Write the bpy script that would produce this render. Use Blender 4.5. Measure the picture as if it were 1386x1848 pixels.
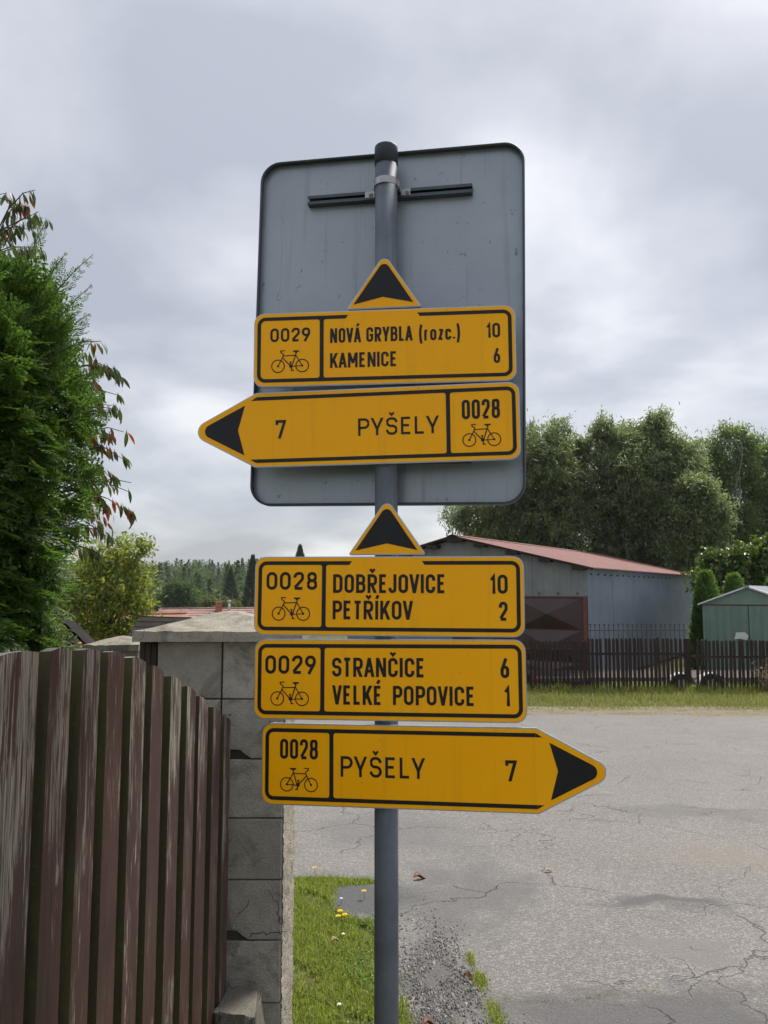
import bpy, bmesh, math, random
import numpy as np
from mathutils import Vector, Matrix
random.seed(7)
rng = np.random.default_rng(7)
sc = bpy.context.scene
for o in list(bpy.data.objects): bpy.data.objects.remove(o)
COL = sc.collection
R = math.radians

# ------------------------------------------------------------------ camera
cam_d = bpy.data.cameras.new('camera'); cam = bpy.data.objects.new('camera', cam_d); COL.objects.link(cam)
cam.location = (0, 0, 1.6); cam.rotation_euler = (R(90 + 5.645), 0, 0)
cam_d.sensor_fit = 'VERTICAL'; cam_d.sensor_height = 24.0; cam_d.lens = 24.0 * 1420 / 1848
cam_d.clip_start = 0.05; cam_d.clip_end = 5000
sc.camera = cam

# ------------------------------------------------------------------ light
SUN_AZ, SUN_EL = 34.0, 54.0          # degrees right of the view direction (+Y), above the horizon
w = bpy.data.worlds.new('World'); sc.world = w; w.use_nodes = True
nt = w.node_tree; nt.nodes.clear()
def wn(t, **k):
    n = nt.nodes.new(t)
    for a, b in k.items(): setattr(n, a, b)
    return n
def wl(a, b): nt.links.new(a, b)
sky = wn('ShaderNodeTexSky', sky_type='NISHITA', sun_disc=False)
sky.sun_elevation = R(SUN_EL); sky.sun_rotation = R(SUN_AZ)
bg_sky = wn('ShaderNodeBackground'); bg_sky.inputs[1].default_value = 0.11
wl(sky.outputs[0], bg_sky.inputs[0])
tc = wn('ShaderNodeTexCoord'); sep = wn('ShaderNodeSeparateXYZ'); wl(tc.outputs['Generated'], sep.inputs[0])
mz = wn('ShaderNodeMath', operation='MAXIMUM'); mz.inputs[1].default_value = 0.0; wl(sep.outputs[2], mz.inputs[0])
az = wn('ShaderNodeMath', operation='ADD'); az.inputs[1].default_value = 0.32; wl(mz.outputs[0], az.inputs[0])
dv = wn('ShaderNodeVectorMath', operation='DIVIDE'); cz = wn('ShaderNodeCombineXYZ')
for i in range(3): wl(az.outputs[0], cz.inputs[i])
wl(tc.outputs['Generated'], dv.inputs[0]); wl(cz.outputs[0], dv.inputs[1])
mp = wn('ShaderNodeMapping'); mp.inputs['Location'].default_value = (8.4, 4.9, 1.7); mp.inputs['Scale'].default_value = (1, 1, 0.9); wl(dv.outputs[0], mp.inputs[0])
def wnoise(s, d, r, dist=0.0):
    n = wn('ShaderNodeTexNoise'); n.inputs['Scale'].default_value = s; n.inputs['Detail'].default_value = d
    n.inputs['Roughness'].default_value = r; n.inputs['Distortion'].default_value = dist; wl(mp.outputs[0], n.inputs[0]); return n
n1 = wnoise(1.8, 5, 0.48, 0.35); n2 = wnoise(3.6, 6, 0.55, 0.1)
mixn = wn('ShaderNodeMath', operation='MULTIPLY_ADD'); mixn.inputs[1].default_value = 0.35; wl(n2.outputs[0], mixn.inputs[0]); wl(n1.outputs[0], mixn.inputs[2])
cr = wn('ShaderNodeValToRGB'); el = cr.color_ramp.elements
el[0].position = 0.52; el[0].color = (0.214, 0.222, 0.248, 1)
el[1].position = 0.89; el[1].color = (0.44, 0.44, 0.445, 1)
e2 = el.new(0.69); e2.color = (0.288, 0.294, 0.316, 1)
wl(mixn.outputs[0], cr.inputs[0])
bg_c = wn('ShaderNodeBackground'); wl(cr.outputs[0], bg_c.inputs[0])
grad = wn('ShaderNodeMath', operation='MULTIPLY_ADD'); grad.inputs[1].default_value = 0.55; grad.inputs[2].default_value = 0.92; wl(mz.outputs[0], grad.inputs[0]); wl(grad.outputs[0], bg_c.inputs[1])   # overcast sky brightens evenly towards the zenith
ms = wn('ShaderNodeMixShader'); ms.inputs[0].default_value = 0.9; wl(bg_sky.outputs[0], ms.inputs[1]); wl(bg_c.outputs[0], ms.inputs[2])
wo = wn('ShaderNodeOutputWorld'); wl(ms.outputs[0], wo.inputs[0])

sun_d = bpy.data.lights.new('sun', 'SUN'); sun = bpy.data.objects.new('sun', sun_d); COL.objects.link(sun)
sun_d.energy = 2.6; sun_d.angle = R(14); sun_d.color = (1.0, 0.95, 0.87)
sv = Vector((math.sin(R(SUN_AZ)) * math.cos(R(SUN_EL)), math.cos(R(SUN_AZ)) * math.cos(R(SUN_EL)), math.sin(R(SUN_EL))))
sun.rotation_euler = sv.to_track_quat('Z', 'Y').to_euler(); sun.location = (6, -4, 14)

sc.view_settings.view_transform = 'Standard'; sc.view_settings.look = 'None'
sc.view_settings.gamma = 1.0; sc.view_settings.use_curve_mapping = False
sc.view_settings.exposure = 1.0
sc.cycles.max_bounces = 6; sc.cycles.diffuse_bounces = 3; sc.cycles.glossy_bounces = 3; sc.cycles.transmission_bounces = 4; sc.cycles.transparent_max_bounces = 6
sc.cycles.use_adaptive_sampling = True; sc.cycles.adaptive_threshold = 0.02; sc.cycles.use_denoising = True
w.cycles.sampling_method = 'MANUAL'; w.cycles.sample_map_resolution = 512

# ------------------------------------------------------------------ helpers: materials
class NT:
    def __init__(s, name):
        s.m = bpy.data.materials.new(name); s.m.use_nodes = True; s.t = s.m.node_tree
        s.b = s.t.nodes['Principled BSDF']; s.out = s.t.nodes['Material Output']
        s._c = None
    def n(s, typ, ins=None, **props):
        n = s.t.nodes.new(typ)
        for a, b in props.items(): setattr(n, a, b)
        for k, v in (ins or {}).items(): s.set(n.inputs[k], v)
        return n
    def set(s, sock, v):
        if isinstance(v, bpy.types.NodeSocket): s.t.links.new(v, sock)
        else:
            if isinstance(v, (tuple, list)) and sock.type == 'RGBA' and len(v) == 3: v = (*v, 1)
            sock.default_value = v
    def co(s, kind='Object'):
        if s._c is None: s._c = s.n('ShaderNodeTexCoord')
        return s._c.outputs[kind]
    def map(s, v, scale=(1, 1, 1), loc=(0, 0, 0), rot=(0, 0, 0)):
        return s.n('ShaderNodeMapping', {0: v, 'Scale': scale, 'Location': loc, 'Rotation': rot}).outputs[0]
    def noise(s, v, scale, detail=4, rough=0.55, dist=0.0):
        return s.n('ShaderNodeTexNoise', {'Vector': v, 'Scale': scale, 'Detail': detail, 'Roughness': rough, 'Distortion': dist}).outputs[0]
    def noisec(s, v, scale, detail=3):
        return s.n('ShaderNodeTexNoise', {'Vector': v, 'Scale': scale, 'Detail': detail}).outputs[1]
    def voro(s, v, scale, feature='F1', out=0):
        return s.n('ShaderNodeTexVoronoi', {'Vector': v, 'Scale': scale}, feature=feature).outputs[out]
    def math(s, op, a, b=0.0, c=0.0):
        return s.n('ShaderNodeMath', {0: a, 1: b, 2: c}, operation=op).outputs[0]
    def vadd(s, a, b): return s.n('ShaderNodeVectorMath', {0: a, 1: b}, operation='ADD').outputs[0]
    def ramp(s, f, stops):
        n = s.n('ShaderNodeValToRGB', {0: f}); e = n.color_ramp.elements
        while len(e) < len(stops): e.new(0.5)
        for i, (p, c) in enumerate(stops):
            if not isinstance(c, (tuple, list)): c = (c, c, c)
            e[i].position = p; e[i].color = (*c, 1)
        return n.outputs[0]
    def mix(s, f, a, b, mode='MIX'):
        n = s.n('ShaderNodeMix', data_type='RGBA', blend_type=mode)
        s.set(n.inputs[0], f); s.set(n.inputs[6], a); s.set(n.inputs[7], b); return n.outputs[2]
    def rng(s, f, a, b, c=0.0, d=1.0):
        return s.n('ShaderNodeMapRange', {0: f, 1: a, 2: b, 3: c, 4: d}).outputs[0]
    def island(s): return s.n('ShaderNodeNewGeometry').outputs['Random Per Island']
    def objrand(s): return s.n('ShaderNodeObjectInfo').outputs['Random']
    def bump(s, h, strength=0.3, dist=0.01):
        n = s.n('ShaderNodeBump', {'Height': h, 'Strength': strength, 'Distance': dist}); s.set(s.b.inputs['Normal'], n.outputs[0])
    def fin(s, color=None, rough=None, metal=None, spec=None):
        if color is not None: s.set(s.b.inputs['Base Color'], color)
        if rough is not None: s.set(s.b.inputs['Roughness'], rough)
        if metal is not None: s.set(s.b.inputs['Metallic'], metal)
        if spec is not None: s.set(s.b.inputs['Specular IOR Level'], spec)
        return s.m

def leaf_mat(name, stops, trans=0.35, rough=0.5, tcol=None, spec=0.35):
    t = NT(name); c = t.ramp(t.island(), stops)
    t.fin(c, rough, 0, spec)
    tr = t.n('ShaderNodeBsdfTranslucent'); tc = t.mix(0.6, c, tcol or (0.16, 0.22, 0.03)); t.set(tr.inputs[0], tc)
    mx = t.n('ShaderNodeMixShader', {0: trans}); t.set(mx.inputs[1], t.b.outputs[0]); t.set(mx.inputs[2], tr.outputs[0])
    t.t.links.new(mx.outputs[0], t.out.inputs[0]); return t.m

def simple(name, col, rough=0.6, metal=0.0, var=0.15, scale=8.0, bump=0.0, spec=0.4, stretch=(1, 1, 1)):
    t = NT(name); v = t.map(t.co(), stretch); n = t.noise(v, scale, 6, 0.6)
    lo = tuple(c * (1 - var) for c in col); hi = tuple(min(1, c * (1 + var)) for c in col)
    m = t.fin(t.mix(t.rng(n, .3, .7), lo, hi), rough, metal, spec)
    if bump: t.bump(n, bump, 0.01)
    return m

MAT = {}
def galv(name, base, dark, metal, rough, sc_=1.0):
    t = NT(name); v = t.co()
    a = t.noise(v, 9 * sc_, 6, .65); b = t.noise(t.map(v, (60, 60, 4)), 1.0, 4, .6); c = t.noise(v, 120, 3, .6)
    col = t.mix(t.rng(a, .35, .7), dark, base)
    col = t.mix(t.rng(b, .55, .8, 0, .45), col, tuple(x * 1.5 for x in base))
    col = t.mix(t.rng(c, .62, .75, 0, .35), col, tuple(x * .45 for x in dark))
    t.bump(c, .08, .002)
    return t.fin(col, t.rng(a, .3, .7, rough - .1, rough + .12), metal)
MAT['galv'] = galv('galvanised_steel', (.17, .198, .235), (.105, .125, .155), .2, .68)
MAT['cap'] = simple('black_plastic', (.035, .043, .058), .55)
MAT['clamp'] = galv('bright_steel', (.46, .46, .45), (.34, .34, .35), .7, .4)
MAT['rail'] = galv('dark_rail_metal', (.10, .115, .14), (.06, .07, .09), .5, .5)
def sheet_mat():
    t = NT('sign_back_sheet'); v = t.co()
    a = t.noise(v, 3.0, 6, .6); st = t.noise(t.map(v, (26, 1.2, 1)), 1.0, 5, .65); sp = t.noise(v, 34, 3, .65, .6); fine = t.noise(t.map(v, (2.5, 300, 1)), 1, 2)
    col = t.mix(t.rng(a, .3, .7), (.26, .30, .345), (.36, .405, .45))
    col = t.mix(t.rng(st, .56, .75, 0, .5), col, (.10, .11, .12))
    col = t.mix(t.rng(sp, .66, .70, 0, .6), col, (.07, .08, .095))
    col = t.mix(t.rng(fine, .3, .7, 0, .18), col, (.35, .37, .40))
    t.bump(a, .12, .01)
    return t.fin(col, t.rng(a, .3, .7, .32, .48), .45)
MAT['sheet'] = sheet_mat()
def yellow():
    t = NT('yellow_reflective_film'); v = t.co()
    a = t.noise(v, 5, 4, .6); st = t.noise(t.map(v, (22, 1.4, 1)), 1.0, 4, .6); sp = t.noise(v, 70, 2, .5)
    col = t.mix(t.rng(a, .3, .7), (.96, .425, .0), (.98, .46, .001))
    col = t.mix(t.rng(st, .54, .80, 0, .36), col, (.55, .25, .02))
    col = t.mix(t.rng(sp, .73, .78, 0, .5), col, (.25, .13, .03))
    scr = t.noise(t.map(v, (9, 160, 1), rot=(0, 0, .5)), 1.0, 2, .5)
    col = t.mix(t.rng(scr, .76, .79, 0, .35), col, (.95, .70, .30))
    t.bump(t.noise(v, 7, 3, .5), .06, .01)
    return t.fin(col, t.rng(a, .3, .7, .28, .42), 0, .22)
MAT['yellow'] = yellow()
MAT['black'] = simple('black_print', (.010, .010, .013), .38, spec=.3, var=.3, scale=12)
MAT['edge'] = galv('aluminium_rim', (.52, .54, .56), (.38, .40, .43), .75, .36)
def wood():
    t = NT('weathered_brown_paint'); v0 = t.co(); r = t.objrand()
    off = t.n('ShaderNodeCombineXYZ', {0: t.math('MULTIPLY', r, 37.0), 1: t.math('MULTIPLY', r, 11.0), 2: t.math('MULTIPLY', r, 53.0)}).outputs[0]
    v = t.vadd(v0, off)
    streak = t.noise(t.map(v, (150, 150, 6)), 1.0, 8, .72, .5)
    fine = t.noise(t.map(v, (260, 260, 7)), 1.0, 5, .65)
    big = t.noise(t.map(v, (16, 16, 3.2)), 1.0, 5, .65)
    z = t.n('ShaderNodeSeparateXYZ', {0: v0}).outputs[2]
    worn = t.math('ADD', t.math('ADD', t.math('MULTIPLY', big, .75), t.math('MULTIPLY', streak, .95)), t.math('ADD', t.rng(z, .6, 1.5, -.06, .11), t.math('MULTIPLY', t.math('SUBTRACT', r, .5), .12)))
    mask = t.rng(worn, .90, .95)
    fleck = t.noise(t.map(v, (210, 210, 13)), 1.0, 4, .62, .3)
    mask = t.math('MAXIMUM', mask, t.math('MULTIPLY', t.rng(fleck, .62, .66), t.rng(big, .42, .58)))
    paint = t.mix(t.rng(big, .3, .7), (.040, .021, .017), (.092, .042, .033))
    paint = t.mix(t.rng(fine, .35, .7, 0, .45), paint, (.045, .026, .024))
    bare = t.mix(t.rng(fine, .33, .66), (.055, .047, .04), (.38, .34, .285))
    col = t.mix(mask, paint, bare)
    crack = t.noise(t.map(v, (150, 150, 1.6)), 1.0, 3, .5, .8)
    col = t.mix(t.rng(crack, .67, .71, 0, .85), col, (.012, .010, .009))
    moss = t.noise(t.map(v, (14, 14, 3)), 1.0, 4, .6)
    col = t.mix(t.math('MULTIPLY', t.rng(moss, .58, .75, 0, .5), t.rng(z, 1.0, .4)), col, (.055, .06, .025))
    h = t.math('ADD', t.math('MULTIPLY', fine, .6), t.math('ADD', t.math('MULTIPLY', mask, -.5), t.rng(crack, .66, .70, 0, -1.2)))
    t.bump(h, .55, .003)
    return t.fin(col, t.mix(mask, (.5,) * 3, (.85,) * 3), 0, .35)
MAT['wood'] = wood()
def mossy():
    t = NT('mossy_board_side'); v = t.co()
    a = t.noise(t.map(v, (30, 30, 4)), 1.0, 6, .65); b = t.noise(v, 60, 4, .6)
    col = t.mix(t.rng(a, .35, .7), (.060, .050, .034), (.090, .092, .040))
    col = t.mix(t.rng(b, .58, .75, 0, .5), col, (.12, .14, .045))
    t.bump(b, .5, .004); return t.fin(col, .9, 0, .2)
MAT['mossy'] = mossy()
MAT['endgrain'] = simple('grey_end_grain', (.26, .235, .20), .9, var=.4, scale=90, bump=.4)
MAT['darkwood'] = simple('dark_brown_timber', (.05, .035, .027), .8, var=.4, scale=3, bump=.3, stretch=(30, 30, 2))
def concrete(name, lo, hi, stain, bumps=.5, crackamt=.6):
    t = NT(name); v = t.co(); ob = t.objrand()
    v = t.vadd(v, t.n('ShaderNodeCombineXYZ', {0: t.math('MULTIPLY', ob, 13.0), 1: t.math('MULTIPLY', ob, 5.0), 2: 0.0}).outputs[0])
    a = t.noise(v, 13, 8, .72); b = t.noise(v, 130, 5, .75); s = t.noise(v, 6.5, 6, .7, .8); p = t.voro(v, 190)
    col = t.mix(t.rng(a, .3, .7), lo, hi)
    col = t.mix(t.rng(b, .4, .75, 0, .35), col, tuple(x * .5 for x in lo))
    col = t.mix(t.rng(s, .50, .68, 0, .85), col, stain)
    col = t.mix(t.rng(ob, 0, 1, 0, .35), col, stain)
    vd = t.vadd(v, t.n('ShaderNodeVectorMath', {0: t.noisec(v, 9), 3: .16}, operation='SCALE').outputs[0])
    cr_ = t.voro(vd, 5.5, 'DISTANCE_TO_EDGE')
    gate = t.rng(t.noise(v, 4.2, 2), .54, .6)
    crack = t.math('MULTIPLY', t.rng(cr_, .004, .016, 1, 0), gate)
    col = t.mix(t.math('MULTIPLY', crack, crackamt), col, (.02, .018, .016))
    h = t.math('ADD', t.math('MULTIPLY', b, .7), t.math('ADD', t.math('MULTIPLY', p, .5), t.math('MULTIPLY', crack, -1.0)))
    t.bump(h, bumps, .004); return t.fin(col, .92, 0, .2)
MAT['block'] = concrete('concrete_block', (.29, .272, .24), (.46, .43, .38), (.125, .112, .095), .9)
MAT['mortar'] = concrete('recessed_joint', (.06, .055, .05), (.09, .085, .075), (.04, .036, .032))
MAT['capslab'] = concrete('rough_cap_concrete', (.30, .275, .225), (.42, .39, .32), (.13, .12, .095), .9, .2)
MAT['roughcast'] = concrete('roughcast_render', (.36, .32, .26), (.50, .46, .385), (.22, .19, .15), 1.0, .1)
MAT['stone'] = concrete('mossy_foundation', (.13, .12, .10), (.22, .205, .175), (.06, .057, .04), .9, .4)

def asphalt():
    t = NT('old_asphalt'); v = t.co()
    big = t.noise(v, .55, 5, .6, .6); mid = t.noise(v, 3.2, 6, .65); agg = t.voro(v, 95, out=1); aggd = t.voro(v, 95); agg2 = t.voro(v, 240, out=1); fine = t.noise(v, 60, 5, .7)
    g = t.n('ShaderNodeSeparateColor', {0: agg}).outputs[0]; g2 = t.n('ShaderNodeSeparateColor', {0: agg2}).outputs[1]
    col = t.mix(t.rng(big, .3, .7), (.150, .142, .135), (.205, .192, .178))
    col = t.mix(t.rng(mid, .35, .7, 0, .4), col, (.135, .13, .128))
    col = t.mix(t.rng(g, .5, 1, 0, .65), col, (.36, .335, .31))
    col = t.mix(t.rng(g2, .5, 1, 0, .7), col, (.06, .058, .056))
    col = t.mix(t.rng(fine, .55, .75, 0, .4), col, (.30, .28, .265))
    # repaired and darker areas, each with a ragged outline of its own
    wob = t.vadd(v, t.n('ShaderNodeVectorMath', {0: t.vadd(t.noisec(v, 2.6, 4), (-.5, -.5, -.5)), 3: 1.0}, operation='SCALE').outputs[0])
    def spot(cx, cy, rx, ry, rot, colr, amt, col):
        m = t.n('ShaderNodeMapping', {0: wob, 'Location': (-cx, -cy, 0)}).outputs[0]
        m = t.n('ShaderNodeMapping', {0: m, 'Rotation': (0, 0, R(rot)), 'Scale': (1, 1, 0)}).outputs[0]
        m = t.n('ShaderNodeMapping', {0: m, 'Scale': (1 / rx, 1 / ry, 0)}).outputs[0]
        d = t.n('ShaderNodeVectorMath', {0: m}, operation='LENGTH').outputs['Value']
        return t.mix(t.rng(d, .5, 1.18, amt, 0), col, colr)
    dk = (.105, .103, .104)
    col = spot(.25, 3.4, .16, .75, 0, (.085, .083, .082), .8, col)
    col = spot(.45, 4.75, .36, .95, 12, dk, .7, col)
    col = spot(.05, 6.3, .55, .8, -30, dk, .45, col)
    col = spot(1.55, 4.55, .42, .17, 0, (.085, .083, .085), .85, col)
    col = spot(1.1, 3.25, .85, .27, 2, (.09, .088, .089), .85, col)
    col = spot(2.4, 3.35, 1.0, .3, 2, (.09, .088, .089), .85, col)
    col = spot(2.6, 6.9, .7, .3, 10, dk, .5, col)
    col = spot(-.2, 4.7, .42, .42, 0, (.07, .074, .076), .9, col)
    col = spot(1.36, 3.95, .28, .14, 20, (.17, .155, .15), .8, col)
    col = spot(2.3, 5.6, .5, .3, -20, (.20, .165, .13), .3, col)
    vd = t.vadd(v, t.n('ShaderNodeVectorMath', {0: t.vadd(t.noisec(v, 3.0, 5), (-.5, -.5, -.5)), 3: .45}, operation='SCALE').outputs[0])
    c1 = t.voro(vd, .75, 'DISTANCE_TO_EDGE'); c2 = t.voro(vd, 2.4, 'DISTANCE_TO_EDGE')
    k1 = t.math('MULTIPLY', t.rng(c1, .001, .0045, 1, 0), t.rng(t.noise(v, 1.1, 3), .46, .52))
    k2 = t.math('MULTIPLY', t.rng(c2, .002, .008, 1, 0), t.rng(t.noise(v, .9, 3, .5, .3), .56, .62))
    k = t.math('MAXIMUM', k1, k2)
    col = t.mix(t.math('MULTIPLY', k, .34), col, (.045, .028, .026))
    h = t.math('ADD', t.math('MULTIPLY', aggd, -.6), t.math('ADD', t.math('MULTIPLY', fine, .5), t.math('MULTIPLY', k, -1.5)))
    t.bump(h, .9, .008)
    return t.fin(col, .82, 0, .3)
MAT['asphalt'] = asphalt()
MAT['asphalt_dark'] = simple('dark_asphalt_patch', (.075, .075, .08), .8, var=.5, scale=130, bump=.7)
def soil():
    t = NT('meadow_soil'); v = t.co(); a = t.noise(v, 1.3, 6, .65); b = t.noise(v, 25, 5, .7)
    col = t.mix(t.rng(a, .35, .65), (.075, .10, .03), (.13, .115, .06)); col = t.mix(t.rng(b, .4, .7, 0, .5), col, (.06, .055, .03))
    t.bump(b, .6, .02); return t.fin(col, .95, 0, .1)
MAT['soil'] = soil()
def verge():
    t = NT('sandy_road_edge'); v = t.co(); a = t.noise(v, 1.6, 6, .7, .5); b = t.noise(v, 40, 5, .7)
    col = t.mix(t.rng(b, .3, .7), (.17, .145, .105), (.26, .225, .17)); col = t.mix(t.rng(a, .45, .65, 0, .8), col, (.13, .125, .055))
    t.bump(b, .7, .02); return t.fin(col, .95, 0, .1)
MAT['verge'] = verge()
MAT['grass'] = leaf_mat('lawn_grass', [(0, (.11, .17, .022)), (.4, (.18, .25, .035)), (.75, (.25, .30, .055)), (.9, (.31, .29, .10)), (1, (.36, .29, .15))], .5, .5, (.42, .50, .07))
MAT['drygrass'] = leaf_mat('verge_grass', [(0, (.09, .14, .022)), (.35, (.16, .20, .04)), (.6, (.26, .26, .09)), (1, (.42, .36, .19))], .45, .6, (.34, .36, .08))

# ------------------------------------------------------------------ helpers: objects
def tag(o, label=None, cat=None, group=None, kind=None):
    if label: o['label'] = label
    if cat: o['category'] = cat
    if group: o['group'] = group
    if kind: o['kind'] = kind
    return o
def link(name, me, mats=None, parent=None):
    o = bpy.data.objects.new(name, me); COL.objects.link(o)
    if me and mats is not None:
        for m in (mats if isinstance(mats, (list, tuple)) else [mats]):
            me.materials.append(MAT[m] if isinstance(m, str) else m)
    if parent: o.parent = parent
    return o
def empty(name, loc=(0, 0, 0), rz=0.0, label=None, cat=None, group=None):
    o = bpy.data.objects.new(name, None); COL.objects.link(o); o.empty_display_size = .1
    o.location = loc; o.rotation_euler = (0, 0, rz)
    return tag(o, label, cat, group)
class MB:
    def __init__(s): s.v = []; s.f = []; s.mi = []; s.sm = []
    def add(s, vs, fs, mi=0, smooth=False):
        o = len(s.v); s.v += [tuple(v) for v in vs]
        for f in fs: s.f.append(tuple(o + i for i in f)); s.mi.append(mi); s.sm.append(smooth)
        return s
    def box(s, a, b, mi=0):
        (x0, y0, z0), (x1, y1, z1) = a, b
        return s.add([(x0, y0, z0), (x1, y0, z0), (x1, y1, z0), (x0, y1, z0), (x0, y0, z1), (x1, y0, z1), (x1, y1, z1), (x0, y1, z1)],
                     [(0, 3, 2, 1), (4, 5, 6, 7), (0, 1, 5, 4), (1, 2, 6, 5), (2, 3, 7, 6), (3, 0, 4, 7)], mi)
    def prism(s, poly, z0, z1, mi=0, mside=None, axis='z'):
        n = len(poly); T = {'z': lambda p, h: (p[0], p[1], h), 'y': lambda p, h: (p[0], h, p[1]), 'x': lambda p, h: (h, p[0], p[1])}[axis]
        o = len(s.v); s.v += [T(p, z0) for p in poly] + [T(p, z1) for p in poly]
        s.f.append(tuple(o + i for i in reversed(range(n)))); s.mi.append(mi); s.sm.append(False)
        s.f.append(tuple(o + n + i for i in range(n))); s.mi.append(mi); s.sm.append(False)
        for i in range(n):
            j = (i + 1) % n; s.f.append((o + i, o + j, o + n + j, o + n + i)); s.mi.append(mi if mside is None else mside); s.sm.append(False)
        return s
    def tube(s, pts, rad, n=8, mi=0, cap=True):
        pts = [Vector(p) for p in pts]; rad = rad if isinstance(rad, (list, tuple)) else [rad] * len(pts)
        o = len(s.v); up = Vector((0.13, 0.21, 0.97))
        for i, p in enumerate(pts):
            d = (pts[min(i + 1, len(pts) - 1)] - pts[max(i - 1, 0)]).normalized()
            a = d.cross(up); a = a.normalized() if a.length > 1e-3 else d.orthogonal().normalized(); b = d.cross(a)
            for k in range(n):
                t = 2 * math.pi * k / n; s.v.append(tuple(p + (a * math.cos(t) + b * math.sin(t)) * rad[i]))
        for i in range(len(pts) - 1):
            for k in range(n):
                k2 = (k + 1) % n; s.f.append((o + i * n + k, o + i * n + k2, o + (i + 1) * n + k2, o + (i + 1) * n + k)); s.mi.append(mi); s.sm.append(True)
        if cap:
            s.f.append(tuple(o + k for k in range(n))); s.mi.append(mi); s.sm.append(False)
            e = o + (len(pts) - 1) * n; s.f.append(tuple(e + k for k in reversed(range(n)))); s.mi.append(mi); s.sm.append(False)
        return s
    def mesh(s, name, fix=True, bevel=0.0, seg=1):
        me = bpy.data.meshes.new(name); me.from_pydata(s.v, [], s.f)
        me.polygons.foreach_set('material_index', s.mi); me.polygons.foreach_set('use_smooth', s.sm); me.update()
        if fix or bevel:
            bm = bmesh.new(); bm.from_mesh(me); bmesh.ops.recalc_face_normals(bm, faces=bm.faces)
            if bevel:
                es = [e for e in bm.edges if len(e.link_faces) == 2 and e.calc_face_angle(0) > .6]
                bmesh.ops.bevel(bm, geom=es, offset=bevel, segments=seg, affect='EDGES', clamp_overlap=True)
            bm.to_mesh(me); bm.free()
        return me
    def build(s, name, mats, parent=None, fix=True, bevel=0.0, seg=1):
        return link(name, s.mesh(name, fix, bevel, seg), mats, parent)
def npmesh(name, verts, faces, mats, parent=None):
    me = bpy.data.meshes.new(name); nv, nf, k = len(verts), len(faces), faces.shape[1]
    me.vertices.add(nv); me.vertices.foreach_set('co', np.ascontiguousarray(verts, dtype=np.float32).ravel())
    me.loops.add(nf * k); me.loops.foreach_set('vertex_index', np.ascontiguousarray(faces, dtype=np.int32).ravel())
    me.polygons.add(nf); me.polygons.foreach_set('loop_start', np.arange(0, nf * k, k, dtype=np.int32)); me.polygons.foreach_set('loop_total', np.full(nf, k, dtype=np.int32))
    me.update(calc_edges=True); return link(name, me, mats, parent)
def copy_tree(o, parent=None):
    c = o.copy(); COL.objects.link(c); c.parent = parent
    for ch in [x for x in o.children]: copy_tree(ch, c)
    return c
def smooth(a, b, x): t = np.clip((x - a) / (b - a), 0, 1); return t * t * (3 - 2 * t)

# ------------------------------------------------------------------ terrain
def hgt(X, Y):
    X = np.asarray(X, float); Y = np.asarray(Y, float)
    near = np.where(Y < -8, .6, np.where(Y < 15.6, -.06 * (Y - 2), np.where(Y < 20, -.816 - (Y - 15.6) * .0382, -.984)))
    right = near + np.where(Y > 20, -.28 * smooth(20, 22, Y) - .4 * smooth(22, 60, Y), 0)
    ys = [0, 20, 30, 55, 100, 200, 400, 600, 900, 5000]; zs = [0, 0, -1.2, -4.6, -5.6, -3.0, 6.5, 12, 14, 14]
    left = np.where(Y > 20, -.984 + np.interp(Y, ys, zs), near)
    k = smooth(-1.0, 4.0, X) * (1 - smooth(60, 160, Y))
    return left * (1 - k) + right * k
def build_terrain():
    xs = np.unique(np.concatenate([np.linspace(-600, -60, 22), np.linspace(-60, -8, 22), np.linspace(-8, 12, 41), np.linspace(12, 60, 20), np.linspace(60, 600, 20)]))
    ys = np.unique(np.concatenate([np.linspace(-80, -8, 4), [-8, 2, 8, 15.6], np.linspace(15.6, 24, 22), np.linspace(24, 100, 40), np.linspace(100, 700, 40), np.linspace(700, 900, 5)]))
    X, Y = np.meshgrid(xs, ys); Z = hgt(X, Y)
    v = np.stack([X.ravel(), Y.ravel(), Z.ravel()], 1); nx = len(xs); ny = len(ys)
    i, j = np.meshgrid(np.arange(nx - 1), np.arange(ny - 1)); a = (j * nx + i).ravel()
    o = npmesh('ground', v, np.stack([a, a + 1, a + nx + 1, a + nx], 1), 'soil'); tag(o, kind='structure')
build_terrain()
def gz(x, y): return float(hgt(x, y))
def sheet(name, poly, dz, mat, kind='structure', parent=None):
    mb = MB(); mb.add([(x, y, gz(x, y) + dz) for x, y in poly], [tuple(range(len(poly)))])
    o = mb.build(name, mat, parent, fix=False)
    if o.data.polygons[0].normal.z < 0: o.data.flip_normals()
    return tag(o, kind=kind) if kind else o
def ragged(pts, amp, seg, closed_from=None):
    out = []; r = random.Random(5)
    for (x0, y0), (x1, y1) in zip(pts[:-1], pts[1:]):
        L = math.hypot(x1 - x0, y1 - y0); n = max(1, int(L / seg))
        for k in range(n):
            t = k / n; j = 0 if k == 0 else 1
            out.append((x0 + (x1 - x0) * t + r.uniform(-amp, amp) * j, y0 + (y1 - y0) * t + r.uniform(-amp, amp) * j))
    return out + [pts[-1]]
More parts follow.
